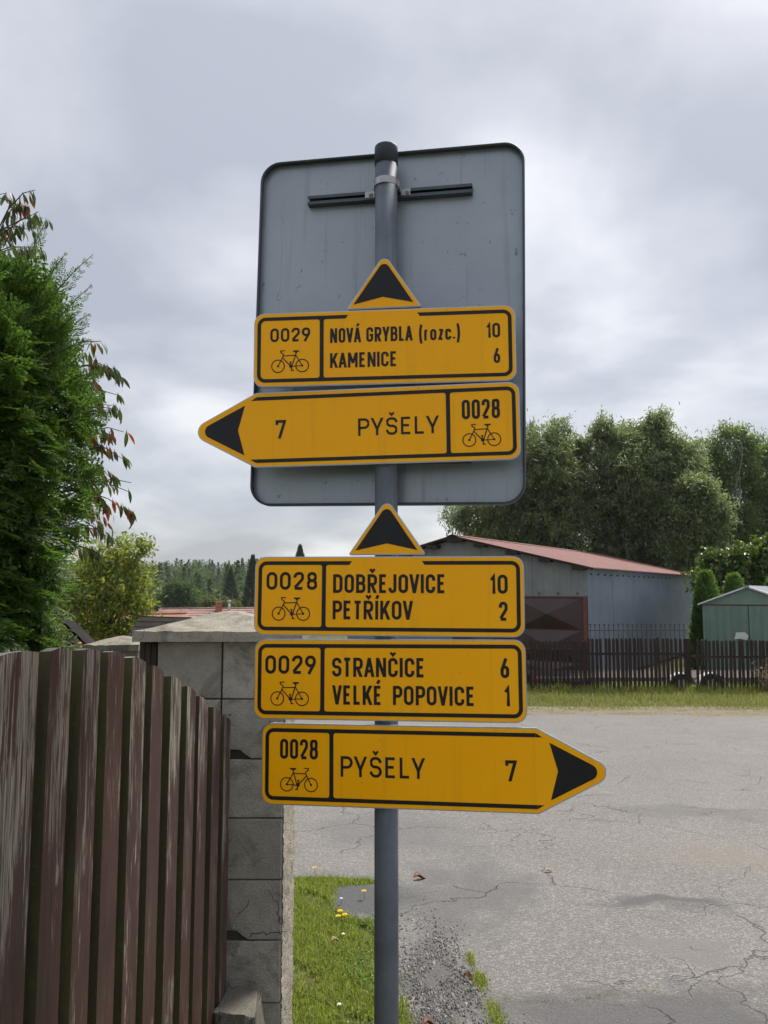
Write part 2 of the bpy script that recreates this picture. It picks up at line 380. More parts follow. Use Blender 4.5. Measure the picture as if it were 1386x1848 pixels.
# road: its left edge runs round the grass by the pillar
edge = ragged([(.15, -6), (.16, 2.6), (.09, 3.26), (.02, 3.67), (-.03, 4.30), (-.15, 4.33), (-.22, 4.42), (-.285, 4.54), (-.345, 4.86), (-.20, 4.93), (-.05, 4.95), (.03, 4.96), (.03, 5.0), (-.06, 5.03), (-.32, 5.08), (-.56, 5.05), (-.8, 5.1), (-1.2, 5.4)], .012, .05)
far = ragged([(45, 15.59), (9, 15.2), (7.2, 15.1), (5, 15.35), (2.7, 15.5), (-8, 15.59)], .26, .55)
road = sheet('road', edge + [(-8, 6.0)] + far[::-1] + [(45, -6)], .010, 'asphalt')
vp = ragged([(45, 15.5), (9, 15.1), (7.2, 15.0), (5, 15.2), (2.7, 15.4), (-8, 15.5)], .04, .3)
mb = MB(); top = [(-8, 17.2), (45, 17.2)]
o = sheet('verge_strip', [(45, 14.9), (9, 14.8), (-8, 15.0), (-8, 15.6), (45, 15.6)], .006, 'verge')
o = sheet('gravel_verge', [(-8, 15.6), (45, 15.6), (45, 17.0), (-8, 17.0)], .007, 'verge')

# ------------------------------------------------------------------ curves, strokes and lettering
def roundpoly(pts, closed=True, seg=6):
    """pts: (x, y[, radius]) -> list of (x, y) with rounded corners"""
    n = len(pts); out = []
    for i, p in enumerate(pts):
        r = p[2] if len(p) > 2 else 0
        if r <= 1e-9 or (not closed and i in (0, n - 1)): out.append((p[0], p[1])); continue
        P = Vector(p[:2]); A = Vector(pts[i - 1][:2]) - P; B = Vector(pts[(i + 1) % n][:2]) - P
        la, lb = A.length, B.length; A /= la; B /= lb
        ang = math.acos(max(-1, min(1, A.dot(B)))); t = r / math.tan(ang / 2); t = min(t, la * .5001 if (len(pts[i - 1]) > 2 and pts[i - 1][2]) else la, lb * .5001 if (len(pts[(i + 1) % n]) > 2 and pts[(i + 1) % n][2]) else lb)
        r = t * math.tan(ang / 2); bis = (A + B).normalized(); c = P + bis * (r / math.sin(ang / 2))
        s0 = P + A * t - c; s1 = P + B * t - c
        a0 = math.atan2(s0.y, s0.x); a1 = math.atan2(s1.y, s1.x); da = (a1 - a0 + math.pi) % (2 * math.pi) - math.pi
        for k in range(seg + 1):
            a = a0 + da * k / seg; out.append((c.x + r * math.cos(a), c.y + r * math.sin(a)))
    res = []
    for q in out:
        if not res or math.hypot(q[0] - res[-1][0], q[1] - res[-1][1]) > 1e-6: res.append(q)
    if closed and math.hypot(res[0][0] - res[-1][0], res[0][1] - res[-1][1]) < 1e-6: res.pop()
    return res
def ribbon(mb, pts, wd, z, closed=False, mi=0):
    n = len(pts); L = []; Rr = []
    for i in range(n):
        p = Vector(pts[i])
        a = Vector(pts[i - 1]) if (i > 0 or closed) else None; b = Vector(pts[(i + 1) % n]) if (i < n - 1 or closed) else None
        d1 = (p - a).normalized() if a is not None else None; d2 = (b - p).normalized() if b is not None else None
        if d1 is None: d1 = d2
        if d2 is None: d2 = d1
        t = d1 + d2; t = t.normalized() if t.length > 1e-4 else d1
        nrm = Vector((-t.y, t.x)); c = max(.42, nrm.dot(Vector((-d1.y, d1.x)))); h = wd / 2 / c
        L.append((*(p + nrm * h), z)); Rr.append((*(p - nrm * h), z))
    m = n if closed else n - 1
    mb.add(L + Rr, [(i, n + i, n + (i + 1) % n, (i + 1) % n) for i in range(m)], mi)
def circle(cx, cy, r, n=20): return [(cx + r * math.cos(2 * math.pi * k / n), cy + r * math.sin(2 * math.pi * k / n)) for k in range(n)]
# glyph skeletons in a unit box: list of (points, closed); a third value marks a rounded corner
G = {
 '0': (.46, [([(0, 0, 1), (0, 1, 1), (1, 1, 1), (1, 0, 1)], 1)]),
 'O': (.46, [([(0, 0, 1), (0, 1, 1), (1, 1, 1), (1, 0, 1)], 1)]),
 '1': (.26, [([(0, .74), (1, 1), (1, 0)], 0)]),
 '2': (.45, [([(0, .72), (0, 1, 1), (1, 1, 1), (1, .62, .8), (.02, .05)], 0), ([(0, 0), (1, 0)], 0)]),
 '6': (.46, [([(0, 0, 1), (0, .57, 1), (1, .57, 1), (1, 0, 1)], 1), ([(0, .28), (.06, .46), (.72, 1)], 0)]),
 '9': (.46, [([(0, .43, 1), (0, 1, 1), (1, 1, 1), (1, .43, 1)], 1), ([(1, .72), (.94, .54), (.28, 0)], 0)]),
 '7': (.46, [([(0, .78), (0, 1), (1, 1)], 0), ([(1, 1), (.30, 0)], 2)]),
 '8': (.46, [([(.05, .52, 1), (.05, 1, 1), (.95, 1, 1), (.95, .52, 1)], 1), ([(0, 0, 1), (0, .52, 1), (1, .52, 1), (1, 0, 1)], 1)]),
 'A': (.50, [([(0, 0), (.5, 1)], 2), ([(1, 0), (.5, 1)], 2), ([(.17, .26), (.83, .26)], 0)]),
 'B': (.46, [([(0, .52), (0, 1), (.95, 1, .9), (.95, .52, .9)], 1), ([(0, 0), (0, .52), (1, .52, .9), (1, 0, .9)], 1)]),
 'C': (.45, [([(1, .69), (1, 1, 1), (0, 1, 1), (0, 0, 1), (1, 0, 1), (1, .31)], 0)]),
 'D': (.46, [([(0, 0), (0, 1), (1, 1, 1), (1, 0, 1)], 1)]),
 'E': (.40, [([(1, 1), (0, 1), (0, 0), (1, 0)], 0), ([(0, .52), (.86, .52)], 0)]),
 'G': (.46, [([(1, .71), (1, 1, 1), (0, 1, 1), (0, 0, 1), (1, 0, 1), (1, .46), (.52, .46)], 0)]),
 'I': (.13, [([(.5, 0), (.5, 1)], 0)]),
 'J': (.38, [([(1, 1), (1, 0, 1), (0, 0, 1), (0, .24)], 0)]),
 'K': (.48, [([(0, 0), (0, 1)], 0), ([(1, 1), (.04, .30)], 2), ([(.36, .62), (1, 0)], 2)]),
 'L': (.39, [([(0, 1), (0, 0), (1, 0)], 0)]),
 'M': (.58, [([(0, 0), (0, 1)], 0), ([(1, 0), (1, 1)], 0), ([(0, 1), (.5, .28)], 2), ([(1, 1), (.5, .28)], 2)]),
 'N': (.48, [([(0, 0), (0, 1)], 0), ([(1, 0), (1, 1)], 0), ([(0, 1), (1, 0)], 2)]),
 'P': (.45, [([(0, 0), (0, 1), (1, 1, .95), (1, .45, .95), (0, .45)], 0)]),
 'R': (.46, [([(0, 0), (0, 1), (1, 1, .95), (1, .45, .95), (0, .45)], 0), ([(.40, .47), (1, 0)], 2)]),
 'S': (.45, [([(1, .74), (1, 1, 1), (0, 1, 1), (0, .52, .9), (1, .50, .9), (1, 0, 1), (0, 0, 1), (0, .26)], 0)]),
 'T': (.44, [([(0, 1), (1, 1)], 0), ([(.5, 1), (.5, 0)], 0)]),
 'V': (.49, [([(0, 1), (.5, 0)], 2), ([(1, 1), (.5, 0)], 2)]),
 'Y': (.50, [([(0, 1), (.5, .36)], 2), ([(1, 1), (.5, .36)], 2), ([(.5, .42), (.5, 0)], 0)]),
 'r': (.28, [([(0, 0), (0, .72)], 0), ([(0, .52), (0, .72, .9), (1, .70)], 0)]),
 'o': (.40, [([(0, 0, 1), (0, .72, 1), (1, .72, 1), (1, 0, 1)], 1)]),
 'z': (.36, [([(0, .72), (1, .72)], 0), ([(0, 0), (1, 0)], 0), ([(1, .72), (0, 0)], 2)]),
 'c': (.38, [([(1, .52), (1, .72, 1), (0, .72, 1), (0, 0, 1), (1, 0, 1), (1, .20)], 0)]),
 '.': (.13, [([(.5, 0), (.5, .12)], 0)]),
 '(': (.24, [([(1, 1.1), (.35, .85), (.1, .45), (.35, .05), (1, -.2)], 0)]),
 ')': (.24, [([(0, 1.1), (.65, .85), (.9, .45), (.65, .05), (0, -.2)], 0)]),
 ' ': (.22, []),
}
ACC = {'Á': ('A', 'a'), 'É': ('E', 'a'), 'Í': ('I', 'a'), 'Š': ('S', 'c'), 'Ř': ('R', 'c'), 'Č': ('C', 'c')}
def text_mesh(mb, txt, u0, v0, W, H, z, stroke=.16, gap=.10):
    """lay a line of capitals into a box W wide with cap height H"""
    base = [ACC.get(c, (c, None)) for c in txt]
    def gp_(i):
        a, b = base[i][0], base[i + 1][0]; k = 1.0
        if b in 'TJVYA': k -= .45
        if a in 'TLVYAPK': k -= .3
        return gap * max(k, .3)
    gaps = [gp_(i) for i in range(len(txt) - 1)] + [0]
    nat = sum(G[b][0] for b, _ in base) + sum(gaps)
    k = W / (nat * H); t = stroke * H; x = u0; dz = 0
    for bi, (b, acc) in enumerate(base):
        gw = G[b][0] * H * k; sw = max(gw - t, 1e-5); narrow = b in 'I.'
        if narrow: cx = x + gw / 2
        for pts, closed in G[b][1]:
            P = []
            if closed == 2:    # diagonal with ends cut level
                q = []
                dy = abs(pts[1][1] - pts[0][1]) * H; dx0 = abs(pts[1][0] - pts[0][0]) * gw
                hw = t / 2 * math.hypot(dx0 * .8, dy) / dy
                for p in pts:
                    cx_ = x + hw + p[0] * (gw - 2 * hw); q.append((cx_, v0 + p[1] * H))
                dz += 1.2e-5
                mb.add([(q[0][0] - hw, q[0][1], z + dz), (q[0][0] + hw, q[0][1], z + dz), (q[1][0] + hw, q[1][1], z + dz), (q[1][0] - hw, q[1][1], z + dz)], [(0, 1, 2, 3)])
                continue
            for p in pts:
                px = (cx if narrow else x + t / 2 + p[0] * sw); py = v0 + t / 2 * (1 - 2 * (p[1] if 0 <= p[1] <= 1 else .5)) + p[1] * H
                if p[1] == 0 or p[1] == 1: py = v0 + (t / 2 if p[1] == 0 else H - t / 2)
                P.append((px, py, (p[2] * sw / 2) if len(p) > 2 else 0))
            if not closed:     # open ends reach the full cap height
                for e in (0, -1):
                    q = pts[e]; nb = P[1] if e == 0 else P[-2]
                    if q[1] in (0, 1) and abs(nb[1] - P[e][1]) > .2 * H:
                        ny = v0 + (0 if q[1] == 0 else H); P[e] = (P[e][0], ny, 0)
            dz += 1.2e-5; ribbon(mb, roundpoly(P, bool(closed), 5), t, z + dz, bool(closed))
        if acc:
            dz += 1.2e-5; m = x + gw / 2; aw = .11 * H
            if acc == 'a': ribbon(mb, [(m - aw * .25, v0 + H * 1.10), (m + aw * .75, v0 + H * 1.29)], t * .95, z + dz)
            else: ribbon(mb, [(m - aw * 1.15, v0 + H * 1.28), (m, v0 + H * 1.13), (m + aw * 1.15, v0 + H * 1.28)], t * .8, z + dz)
        x += gw + gaps[bi] * H * k
def bike_mesh(mb, u0, v0, W, z, flip=False):
    zz = [z]
    def X(p): return (u0 + (1 - p[0] if flip else p[0]) * W, v0 + p[1] * W)
    def st(pts, wd, closed=False):
        zz[0] += 1.2e-5; ribbon(mb, [X(p) for p in pts], wd * W, zz[0], closed)
    def disc(cx, cy, r):
        zz[0] += 1.2e-5; c = [X(p) for p in circle(cx, cy, r, 12)]; mb.add([(*p, zz[0]) for p in c], [tuple(range(12))])
    for cx in (.182, .818): st(circle(cx, .182, .166, 28), .026, True); disc(cx, .182, .03)
    st([(.182, .182), (.318, .45), (.325, .50)], .026); st([(.325, .495), (.255, .545), (.250, .585), (.36, .590)], .026)
    st([(.318, .452), (.65, .462)], .024); st([(.30, .405), (.515, .175)], .028); st([(.545, .17), (.665, .54)], .028)
    st([(.575, .572), (.735, .572)], .038); st([(.62, .545), (.68, .545)], .03)
    st([(.652, .46), (.818, .182)], .024); st([(.52, .165), (.818, .182)], .022); disc(.523, .175, .048)
    st([(.51, .28), (.52, .17), (.55, .07)], .03); st([(.48, .285), (.54, .285)], .026); st([(.525, .06), (.60, .06)], .026)

# ------------------------------------------------------------------ the sign post
POLE_X, POLE_Y = .006, 2.04
post = empty('sign_post', (POLE_X, POLE_Y, gz(0, 2.04)), 0, 'grey galvanised steel pole with black end cap carrying all the signs', 'post')
mb = MB(); zs = [-.02, 1.0, 2.0, 2.765]; mb.tube([(0, 0, z) for z in zs], [.0302, .0301, .0300, .0300], 40); mb.build('pole', 'galv', post)
mb = MB(); mb.tube([(0, 0, 2.752), (0, 0, 2.798), (0, 0, 2.803), (0, 0, 2.805)], [.0318, .0318, .0312, .0295], 40); mb.build('end_cap', 'cap', post)
mb = MB(); mb.tube([(0, 0, -.03), (0, 0, .02), (0, 0, .05)], [.06, .055, .034], 24); mb.build('ground_collar', 'stone', post)

def frame_matrix(c, yaw, roll, tilt):
    yaw, roll, tilt = R(yaw), R(roll), R(tilt)
    u = Vector((math.cos(yaw), math.sin(yaw), 0)); n = Vector((math.sin(yaw), -math.cos(yaw), 0)); v = Vector((0, 0, 1))
    v, n = v * math.cos(tilt) + n * math.sin(tilt), n * math.cos(tilt) - v * math.sin(tilt)
    uu = u * math.cos(roll) + v * math.sin(roll); vv = v * math.cos(roll) - u * math.sin(roll)
    M = Matrix((uu, vv, n)).transposed().to_4x4(); M.translation = Vector(c); return M
def sign_root(name, c, yaw, roll, tilt, label, cat, group=None):
    o = empty(name, label=label, cat=cat, group=group); o.matrix_world = frame_matrix((c[0], c[1], c[2] + 1.6), yaw, roll, tilt); return o
PRINT_Z = .0012
def plate(parent, outline, name='panel', back=-.012):
    """aluminium tray with yellow film on its face"""
    big = roundpoly(outline); mb = MB(); mb.prism(big, back, .0)
    p = mb.build(name, 'edge', parent, bevel=.0016, seg=2)
    cx = sum(q[0] for q in big) / len(big); cy = sum(q[1] for q in big) / len(big)
    inn = []
    n = len(big)
    for i in range(n):
        a, b, c = Vector(big[i - 1]), Vector(big[i]), Vector(big[(i + 1) % n]); d = (c - a).normalized(); nn = Vector((-d.y, d.x))
        if nn.dot(Vector((cx, cy)) - b) < 0: nn = -nn
        q = b + nn * .0032; inn.append((q.x, q.y))
    mb = MB(); mb.prism(inn, .0002, .0006); mb.build('yellow_film', 'yellow', p)
    return p
def part_text(root, name, txt, u, v, W, H, **k):
    mb = MB(); text_mesh(mb, txt, u, v, W, H, PRINT_Z, **k); return mb.build(name, 'black', root, fix=False)
def part_bike(root, u, v, W, flip=False):
    mb = MB(); bike_mesh(mb, u, v, W, PRINT_Z, flip); return mb.build('bicycle_symbol', 'black', root, fix=False)
def fillets(mb, u, wd, vb, vt, z):
    r = .006
    for sx in (-1, 1):
        for v, sy in ((vb, 1), (vt, -1)):
            x0 = u + sx * wd / 2; pts = [(x0 - sx * .001, v - sy * .001), (x0 + sx * r, v - sy * .001)]
            for k in range(6):
                a = math.pi / 2 * k / 5; pts.append((x0 + sx * (r - r * math.sin(a)), v + sy * (r - r * math.cos(a))))
            pts.append((x0 - sx * .001, v + sy * r)); mb.add([(*p, z) for p in pts], [tuple(range(len(pts)))])
BW = .0095
def border_rect(root, hw, hv, gapx=None):
    mb = MB(); z = PRINT_Z; r = .017
    if gapx is None: ribbon(mb, roundpoly([(-hw, hv, r), (-hw, -hv, r), (hw, -hv, r), (hw, hv, r)]), BW, z, True)
    else:
        ribbon(mb, roundpoly([(gapx[0] - .008, hv), (-hw, hv, r), (-hw, -hv, r), (hw, -hv, r), (hw, hv, r), (gapx[1] + .008, hv)], False), BW, z)
        for g, s in ((gapx[0], 1), (gapx[1], -1)):
            mb.add([(g - .0081 * s, hv - BW / 2, z), (g - .004 * s, hv - BW / 2, z), (g + .003 * s, hv + BW / 2, z), (g - .0081 * s, hv + BW / 2, z)], [(0, 1, 2, 3)])
    return mb.build('border_line', 'black', root, fix=False)
def divider(root, u, hv, wd=.0105):
    mb = MB(); ribbon(mb, [(u, -hv + BW / 2 - .001), (u, hv - BW / 2 + .001)], wd, PRINT_Z + 3e-5)
    fillets(mb, u, wd, -hv + BW / 2, hv - BW / 2, PRINT_Z + 5e-5); mb.build('divider_line', 'black', root, fix=False)
def bracket(root, hv=.045, off=(0, 0), span=.30):
    """rails on the back of the board and the strap round the pole"""
    for s in (-1, 1):
        mb = MB(); mb.box((-span / 2 + off[0], s * hv - .012, -.020), (span / 2 + off[0], s * hv + .012, -.0122)); mb.build('back_rail', 'edge', root)
def arrow_plate(root, a, b, ap, c):
    p = plate(root, [(a[0], a[1], .004), (b[0], b[1], .004), (ap[0], ap[1] + .017, .017)], 'arrow_plate')
    mb = MB(); pts = roundpoly([(c[0][0], c[0][1]), (c[3][0], c[3][1]), (c[1][0], c[1][1]), (c[2][0], c[2][1] + .012, .014)])
    mb.add([(*q, PRINT_Z) for q in pts], [tuple(range(len(pts)))]); mb.build('arrow_symbol', 'black', p, fix=False)
RW, RH, RC = .343, .1003, .028
RECT = [(-RW, -RH, RC), (RW, -RH, RC), (RW, RH, RC), (-RW, RH, RC)]
grp = 'yellow cycle route signs on the pole'
# board with route 0029 towards NOVÁ GRYBLA
s1 = sign_root('direction_sign', (-.0025, 1.9982, .6308), -4.76, .30, -.37, 'topmost yellow cycling board reading NOVÁ GRYBLA (rozc.) and KAMENICE, with upward arrow', 'sign', grp)
plate(s1, RECT); bracket(s1); border_rect(s1, .3282, .0835, (-.0945, .0925)); divider(s1, -.1613, .0835)
part_text(s1, 'route_number', '0029', -.2984, .0208, .1068, .0372, stroke=.165, gap=.11); part_bike(s1, -.2955, -.0632, .1012)
part_text(s1, 'place_name', 'NOVÁ', -.139, .0135, .0817, .0394); part_text(s1, 'place_name', 'GRYBLA', -.0436, .0135, .1211, .0394); part_text(s1, 'place_name', '(rozc.)', .0936, .0125, .1071, .039)
part_text(s1, 'place_name', 'KAMENICE', -.139, -.0535, .1754, .0398)
part_text(s1, 'distance_number', '10', .2676, .0147, .0355, .0389); part_text(s1, 'distance_number', '6', .2853, -.0528, .0165, .0392)
arrow_plate(s1, (-.097, .1025), (.1025, .1040), (.0046, .2354), [(-.0777, .1153), (.0798, .1169), (.0045, .2228), (-.0003, .1339)])
# arrow board pointing left
s2 = sign_root('direction_sign', (-.0762, 2.0083, .4216), -7.68, .55, -.65, 'yellow arrow board pointing left, reading 7 PYŠELY 0028, over grey sign back', 'sign', grp)
plate(s2, [(.4235, -RH, RC), (.4235, RH, RC), (-.265, RH, .010), (-.456, .001, .0275), (-.265, -RH, .010)]); bracket(s2, off=(.08, 0))
def arrow_border(root, s):
    mb = MB(); h = .0835
    ribbon(mb, roundpoly([(-.262 * s, h), (.4085 * s, h, .017), (.4085 * s, -h, .017), (-.262 * s, -h)], False), BW, PRINT_Z)
    for y in (1, -1): mb.add([(-.2625 * s, y * (h + BW / 2), PRINT_Z), (-.2625 * s, y * (h - BW / 2), PRINT_Z), (-.278 * s, y * (h - BW / 2), PRINT_Z)], [(0, 1, 2)])
    mb.build('border_line', 'black', root, fix=False)
    mb = MB(); pts = roundpoly([(-.294 * s, .067), (-.425 * s, .001, .018), (-.294 * s, -.067), (-.3125 * s, .001)])
    mb.add([(*q, PRINT_Z) for q in pts], [tuple(range(len(pts)))]); mb.build('arrow_symbol', 'black', root, fix=False)
arrow_border(s2, 1); divider(s2, .2425, .0835)
part_text(s2, 'distance_number', '7', -.2104, -.025, .0295, .0491, stroke=.15); part_text(s2, 'place_name', 'PYŠELY', .0094, -.0257, .2097, .0458, stroke=.135, gap=.13)
part_text(s2, 'route_number', '0028', .2773, .0072, .0963, .0510, stroke=.15, gap=.10); part_bike(s2, .2772, -.0645, .0983)
# board towards DOBŘEJOVICE
s3 = sign_root('direction_sign', (.0069, 1.9972, -.0158), -6.77, -.14, -1.01, 'yellow cycling board reading DOBŘEJOVICE and PETŘÍKOV, with upward arrow plate', 'sign', grp)
plate(s3, RECT); bracket(s3); border_rect(s3, .3282, .0835, (-.0924, .0918)); divider(s3, -.1612, .0835)
part_text(s3, 'route_number', '0028', -.3115, .0151, .1335, .0457, stroke=.165, gap=.11); part_bike(s3, -.2963, -.0638, .1006)
part_text(s3, 'place_name', 'DOBŘEJOVICE', -.1375, .0075, .2863, .0475); part_text(s3, 'place_name', 'PETŘÍKOV', -.1378, -.0588, .2046, .0472)
part_text(s3, 'distance_number', '10', .258, .0067, .0442, .0475); part_text(s3, 'distance_number', '2', .280, -.0597, .0213, .0470)
arrow_plate(s3, (-.1007, .1030), (.0997, .1045), (-.0007, .2318), [(-.0809, .115), (.0776, .116), (-.0007, .22), (-.0003, .1332)])
# board towards STRANČICE
s4 = sign_root('direction_sign', (.0077, 1.9969, -.2244), -7.87, .34, -1.23, 'yellow cycling board reading STRANČICE and VELKÉ POPOVICE', 'sign', grp)
plate(s4, RECT); bracket(s4); border_rect(s4, .3282, .0835); divider(s4, -.1645, .0835)
part_text(s4, 'route_number', '0029', -.3138, .0132, .1322, .0465, stroke=.165, gap=.11); part_bike(s4, -.2995, -.0668, .1009)
part_text(s4, 'place_name', 'STRANČICE', -.1398, .0073, .2351, .0475); part_text(s4, 'place_name', 'VELKÉ', -.1395, -.0613, .1267, .0474); part_text(s4, 'place_name', 'POPOVICE', .0148, -.0605, .2029, .0468)
part_text(s4, 'distance_number', '6', .2808, .0075, .0211, .0475); part_text(s4, 'distance_number', '1', .2880, -.0597, .0141, .0477)
# arrow board pointing right
s5 = sign_root('direction_sign', (.107, 1.9803, -.4344), -9.39, .52, -.94, 'lowest yellow arrow board, pointing right, reading 0028 PYŠELY 7', 'sign', grp)
plate(s5, [(-.4235, -RH, RC), (.265, -RH, .010), (.456, .001, .0275), (.265, RH, .010), (-.4235, RH, RC)]); bracket(s5, off=(-.1, 0))
arrow_border(s5, -1); divider(s5, -.2415, .0835)
part_text(s5, 'route_number', '0028', -.3746, .0130, .0985, .0493, stroke=.15, gap=.10); part_bike(s5, -.3742, -.067, .0985, True)
part_text(s5, 'place_name', 'PYŠELY', -.2178, -.0265, .2119, .0497, stroke=.135, gap=.13); part_text(s5, 'distance_number', '7', .1884, -.0257, .0285, .0490, stroke=.15)
for s_ in (s1, s2, s3, s4, s5):      # strap round the pole, behind each board
    M = s_.matrix_world.inverted(); 
    for dz in (-.045, .045):
        zc = s_.matrix_world.translation.z + dz; mb = MB(); n = 28; vs = []; fs = []
        for k in range(n):
            a = 2 * math.pi * k / n
            for rr, h in ((.0325, -.009), (.0325, .009), (.0305, .009), (.0305, -.009)):
                vs.append(tuple(M @ Vector((POLE_X + rr * math.cos(a), POLE_Y + rr * math.sin(a), zc + h))))
        for k in range(n):
            a, b = k * 4, ((k + 1) % n) * 4
            for q in range(4): fs.append((a + q, a + (q + 1) % 4, b + (q + 1) % 4, b + q))
        mb.add(vs, fs); mb.build('pole_strap', 'clamp', s_)

# large grey traffic sign seen from behind
gs = sign_root('traffic_sign', (.009, 2.1004, .7196), -10.37, -.79, -.69, 'large grey metal sign seen from behind, rounded corners, at the pole top', 'sign')
W2, H2, RR = .3733, .496, .058
def rr(d): return roundpoly([(-W2 + d, -H2 + d, RR - d), (W2 - d, -H2 + d, RR - d), (W2 - d, H2 - d, RR - d), (-W2 + d, H2 - d, RR - d)], True, 12)
mb = MB(); mb.prism(rr(.0022), -.0015, 0); mb.build('sheet', 'sheet', gs)
mb = MB(); A = rr(0); B = rr(.002); Cc = rr(.0075); n = len(A)
prof = [(A, -.002), (A, .017), (rr(.0015), .0195), (rr(.004), .0205), (rr(.0065), .0185), (rr(.0065), .015), (rr(.0035), .015), (rr(.0035), .0005)]
vs = [(*p, z) for P, z in prof for p in P]; fs = []
for k in range(len(prof) - 1):
    for i in range(n): fs.append((k * n + i, k * n + (i + 1) % n, (k + 1) * n + (i + 1) % n, (k + 1) * n + i))
mb.add(vs, fs); mb.build('folded_rim', 'rail', gs, bevel=0)
for vc in (.371, -.372):
    mb = MB()
    prof = [(-.0125, .0005), (.0125, .0005), (.0125, .022), (.004, .022), (.004, .0195), (.0102, .0195), (.0102, .003), (-.0102, .003), (-.0102, .0195), (-.004, .0195), (-.004, .022), (-.0125, .022)]
    mb.prism([(vc + a, b) for a, b in prof], -.2305, .2325, axis='x'); mb.build('mounting_rail', 'rail', gs)
    cl = None
    M = gs.matrix_world.inverted(); pc = M @ Vector((POLE_X, POLE_Y, gs.matrix_world.translation.z + vc))
    cx, cz_ = pc.x, pc.z
    mb = MB(); n = 28; vs = []; fs = []
    arc = [math.pi * (-.06 + 1.12 * k / n) for k in range(n + 1)]
    for a in arc:
        for r_, h in ((.0335, -.0095), (.0335, .0095), (.0308, .0095), (.0308, -.0095)): vs.append((cx + r_ * math.cos(a), vc + .004 + h, cz_ + r_ * math.sin(a)))
    for k in range(n):
        a, b = k * 4, (k + 1) * 4
        for q in range(4): fs.append((a + q, a + (q + 1) % 4, b + (q + 1) % 4, b + q))
    mb.add(vs, fs)
    for s in (-1, 1):
        mb.box((cx + s * .0345 - .0012, vc - .0055, .0225), (cx + s * .0345 + .0012, vc + .0135, cz_ + .002))
        mb.box((cx + s * .0505 - .0165, vc - .008, .0222), (cx + s * .0505 + .010, vc + .0105, .0246))
    cl = mb.build('pole_clamp', 'clamp', gs)
    for s in (-1, 1):
        mb = MB(); c = (cx + s * .0515, vc + .0015)
        mb.prism(circle(*c, .0072, 6), .0247, .0300); mb.prism(circle(*c, .0036, 12), .0301, .0340); mb.build('bolt', 'clamp', cl)

# ------------------------------------------------------------------ wooden gate leaf at the left
gate = empty('wooden_gate', (-.515, 2.7, .2), 0, 'weathered brown slatted wooden gate with arched top, left foreground', 'gate')
GA = R(6); gd = Vector((-math.sin(GA), -math.cos(GA), 0)); gn = Vector((math.cos(GA), -math.sin(GA), 0)); gp = Vector((-.5153, 2.70, 0))
TS = [-.05, .108, .237, .355, .469, .604, .711, .836, .955, 1.09, 1.347, 1.6]; TZ = [1.145, 1.208, 1.258, 1.304, 1.347, 1.388, 1.421, 1.453, 1.469, 1.484, 1.492, 1.494]
def topz(s): return float(np.interp(s, TS, TZ))
near_edges = [.073, .186, .315, .430, .552, .686, .802, .930, 1.056, 1.178, 1.345, 1.47, 1.60]
widths = [.074, .074, .078, .078, .078, .080, .078, .080, .082, .080, .122, .085, .085]
br = random.Random(3)
for s1_, wd in zip(near_edges, widths):
    s0 = s1_ - wd; zb = .262 if s1_ < .1 else .16 + br.uniform(-.01, .01); lean = br.uniform(-.004, .004); tw = br.uniform(-.002, .002); th_ = .024
    prof = []
    for k in range(7): s_ = s0 + wd * k / 6; prof.append((s_, topz(s_) - .004 * (2 * k / 6 - 1) ** 2 + br.uniform(-.0012, .0012)))
    vs = []; nb = 7
    def P(s_, z, d): q = gp + gd * (s_ + lean * (1 - z)) + gn * (-d + tw * (s_ - s0) / wd); return (q.x - gp.x, q.y - gp.y, z - .2)
    mbb = MB(); rings = []
    # front (d=0), back (d=th_) columns
    F = [P(s_, zt, 0) for s_, zt in prof]; Bk = [P(s_, zt - .001, th_) for s_, zt in prof]
    Fb = [P(s_, zb, 0) for s_, zt in prof]; Bb = [P(s_, zb, th_) for s_, zt in prof]
    mbb.v = F + Bk + Fb + Bb
    def q(f, mi): mbb.f.append(f); mbb.mi.append(mi); mbb.sm.append(False)
    for k in range(6):
        q((k, k + 1, 14 + k + 1, 14 + k), 0); q((7 + k + 1, 7 + k, 21 + k, 21 + k + 1), 1); q((k + 1, k, 7 + k, 7 + k + 1), 2); q((14 + k, 14 + k + 1, 21 + k + 1, 21 + k), 1)
    q((0, 14, 21, 7), 1); q((6, 13, 27, 20), 1)
    mbb.build('board', ['wood', 'mossy', 'endgrain'], gate, bevel=0)
for s1_ in [k * .125 + .02 for k in range(13)]:
    mbb = MB(); a = gp + gd * (s1_ - .098) - gn * .066; b = gp + gd * s1_ - gn * .066; c = b - gn * .02; d = a - gn * .02; z1 = topz(s1_ - .05) - .02
    mbb.prism([(v.x - gp.x, v.y - gp.y) for v in (a, b, c, d)], .0, z1 - .2); mbb.build('rear_board', 'mossy', gate)
for zc in (.42, 1.05):
    mbb = MB(); a = gp + gd * (-.0) - gn * .0245; b = gp + gd * 1.62 - gn * .0245; c = b - gn * .04; d = a - gn * .04
    mbb.prism([(v.x - gp.x, v.y - gp.y) for v in (a, b, c, d)], zc - .2 - .045, zc - .2 + .045); mbb.build('cross_rail', 'mossy', gate)

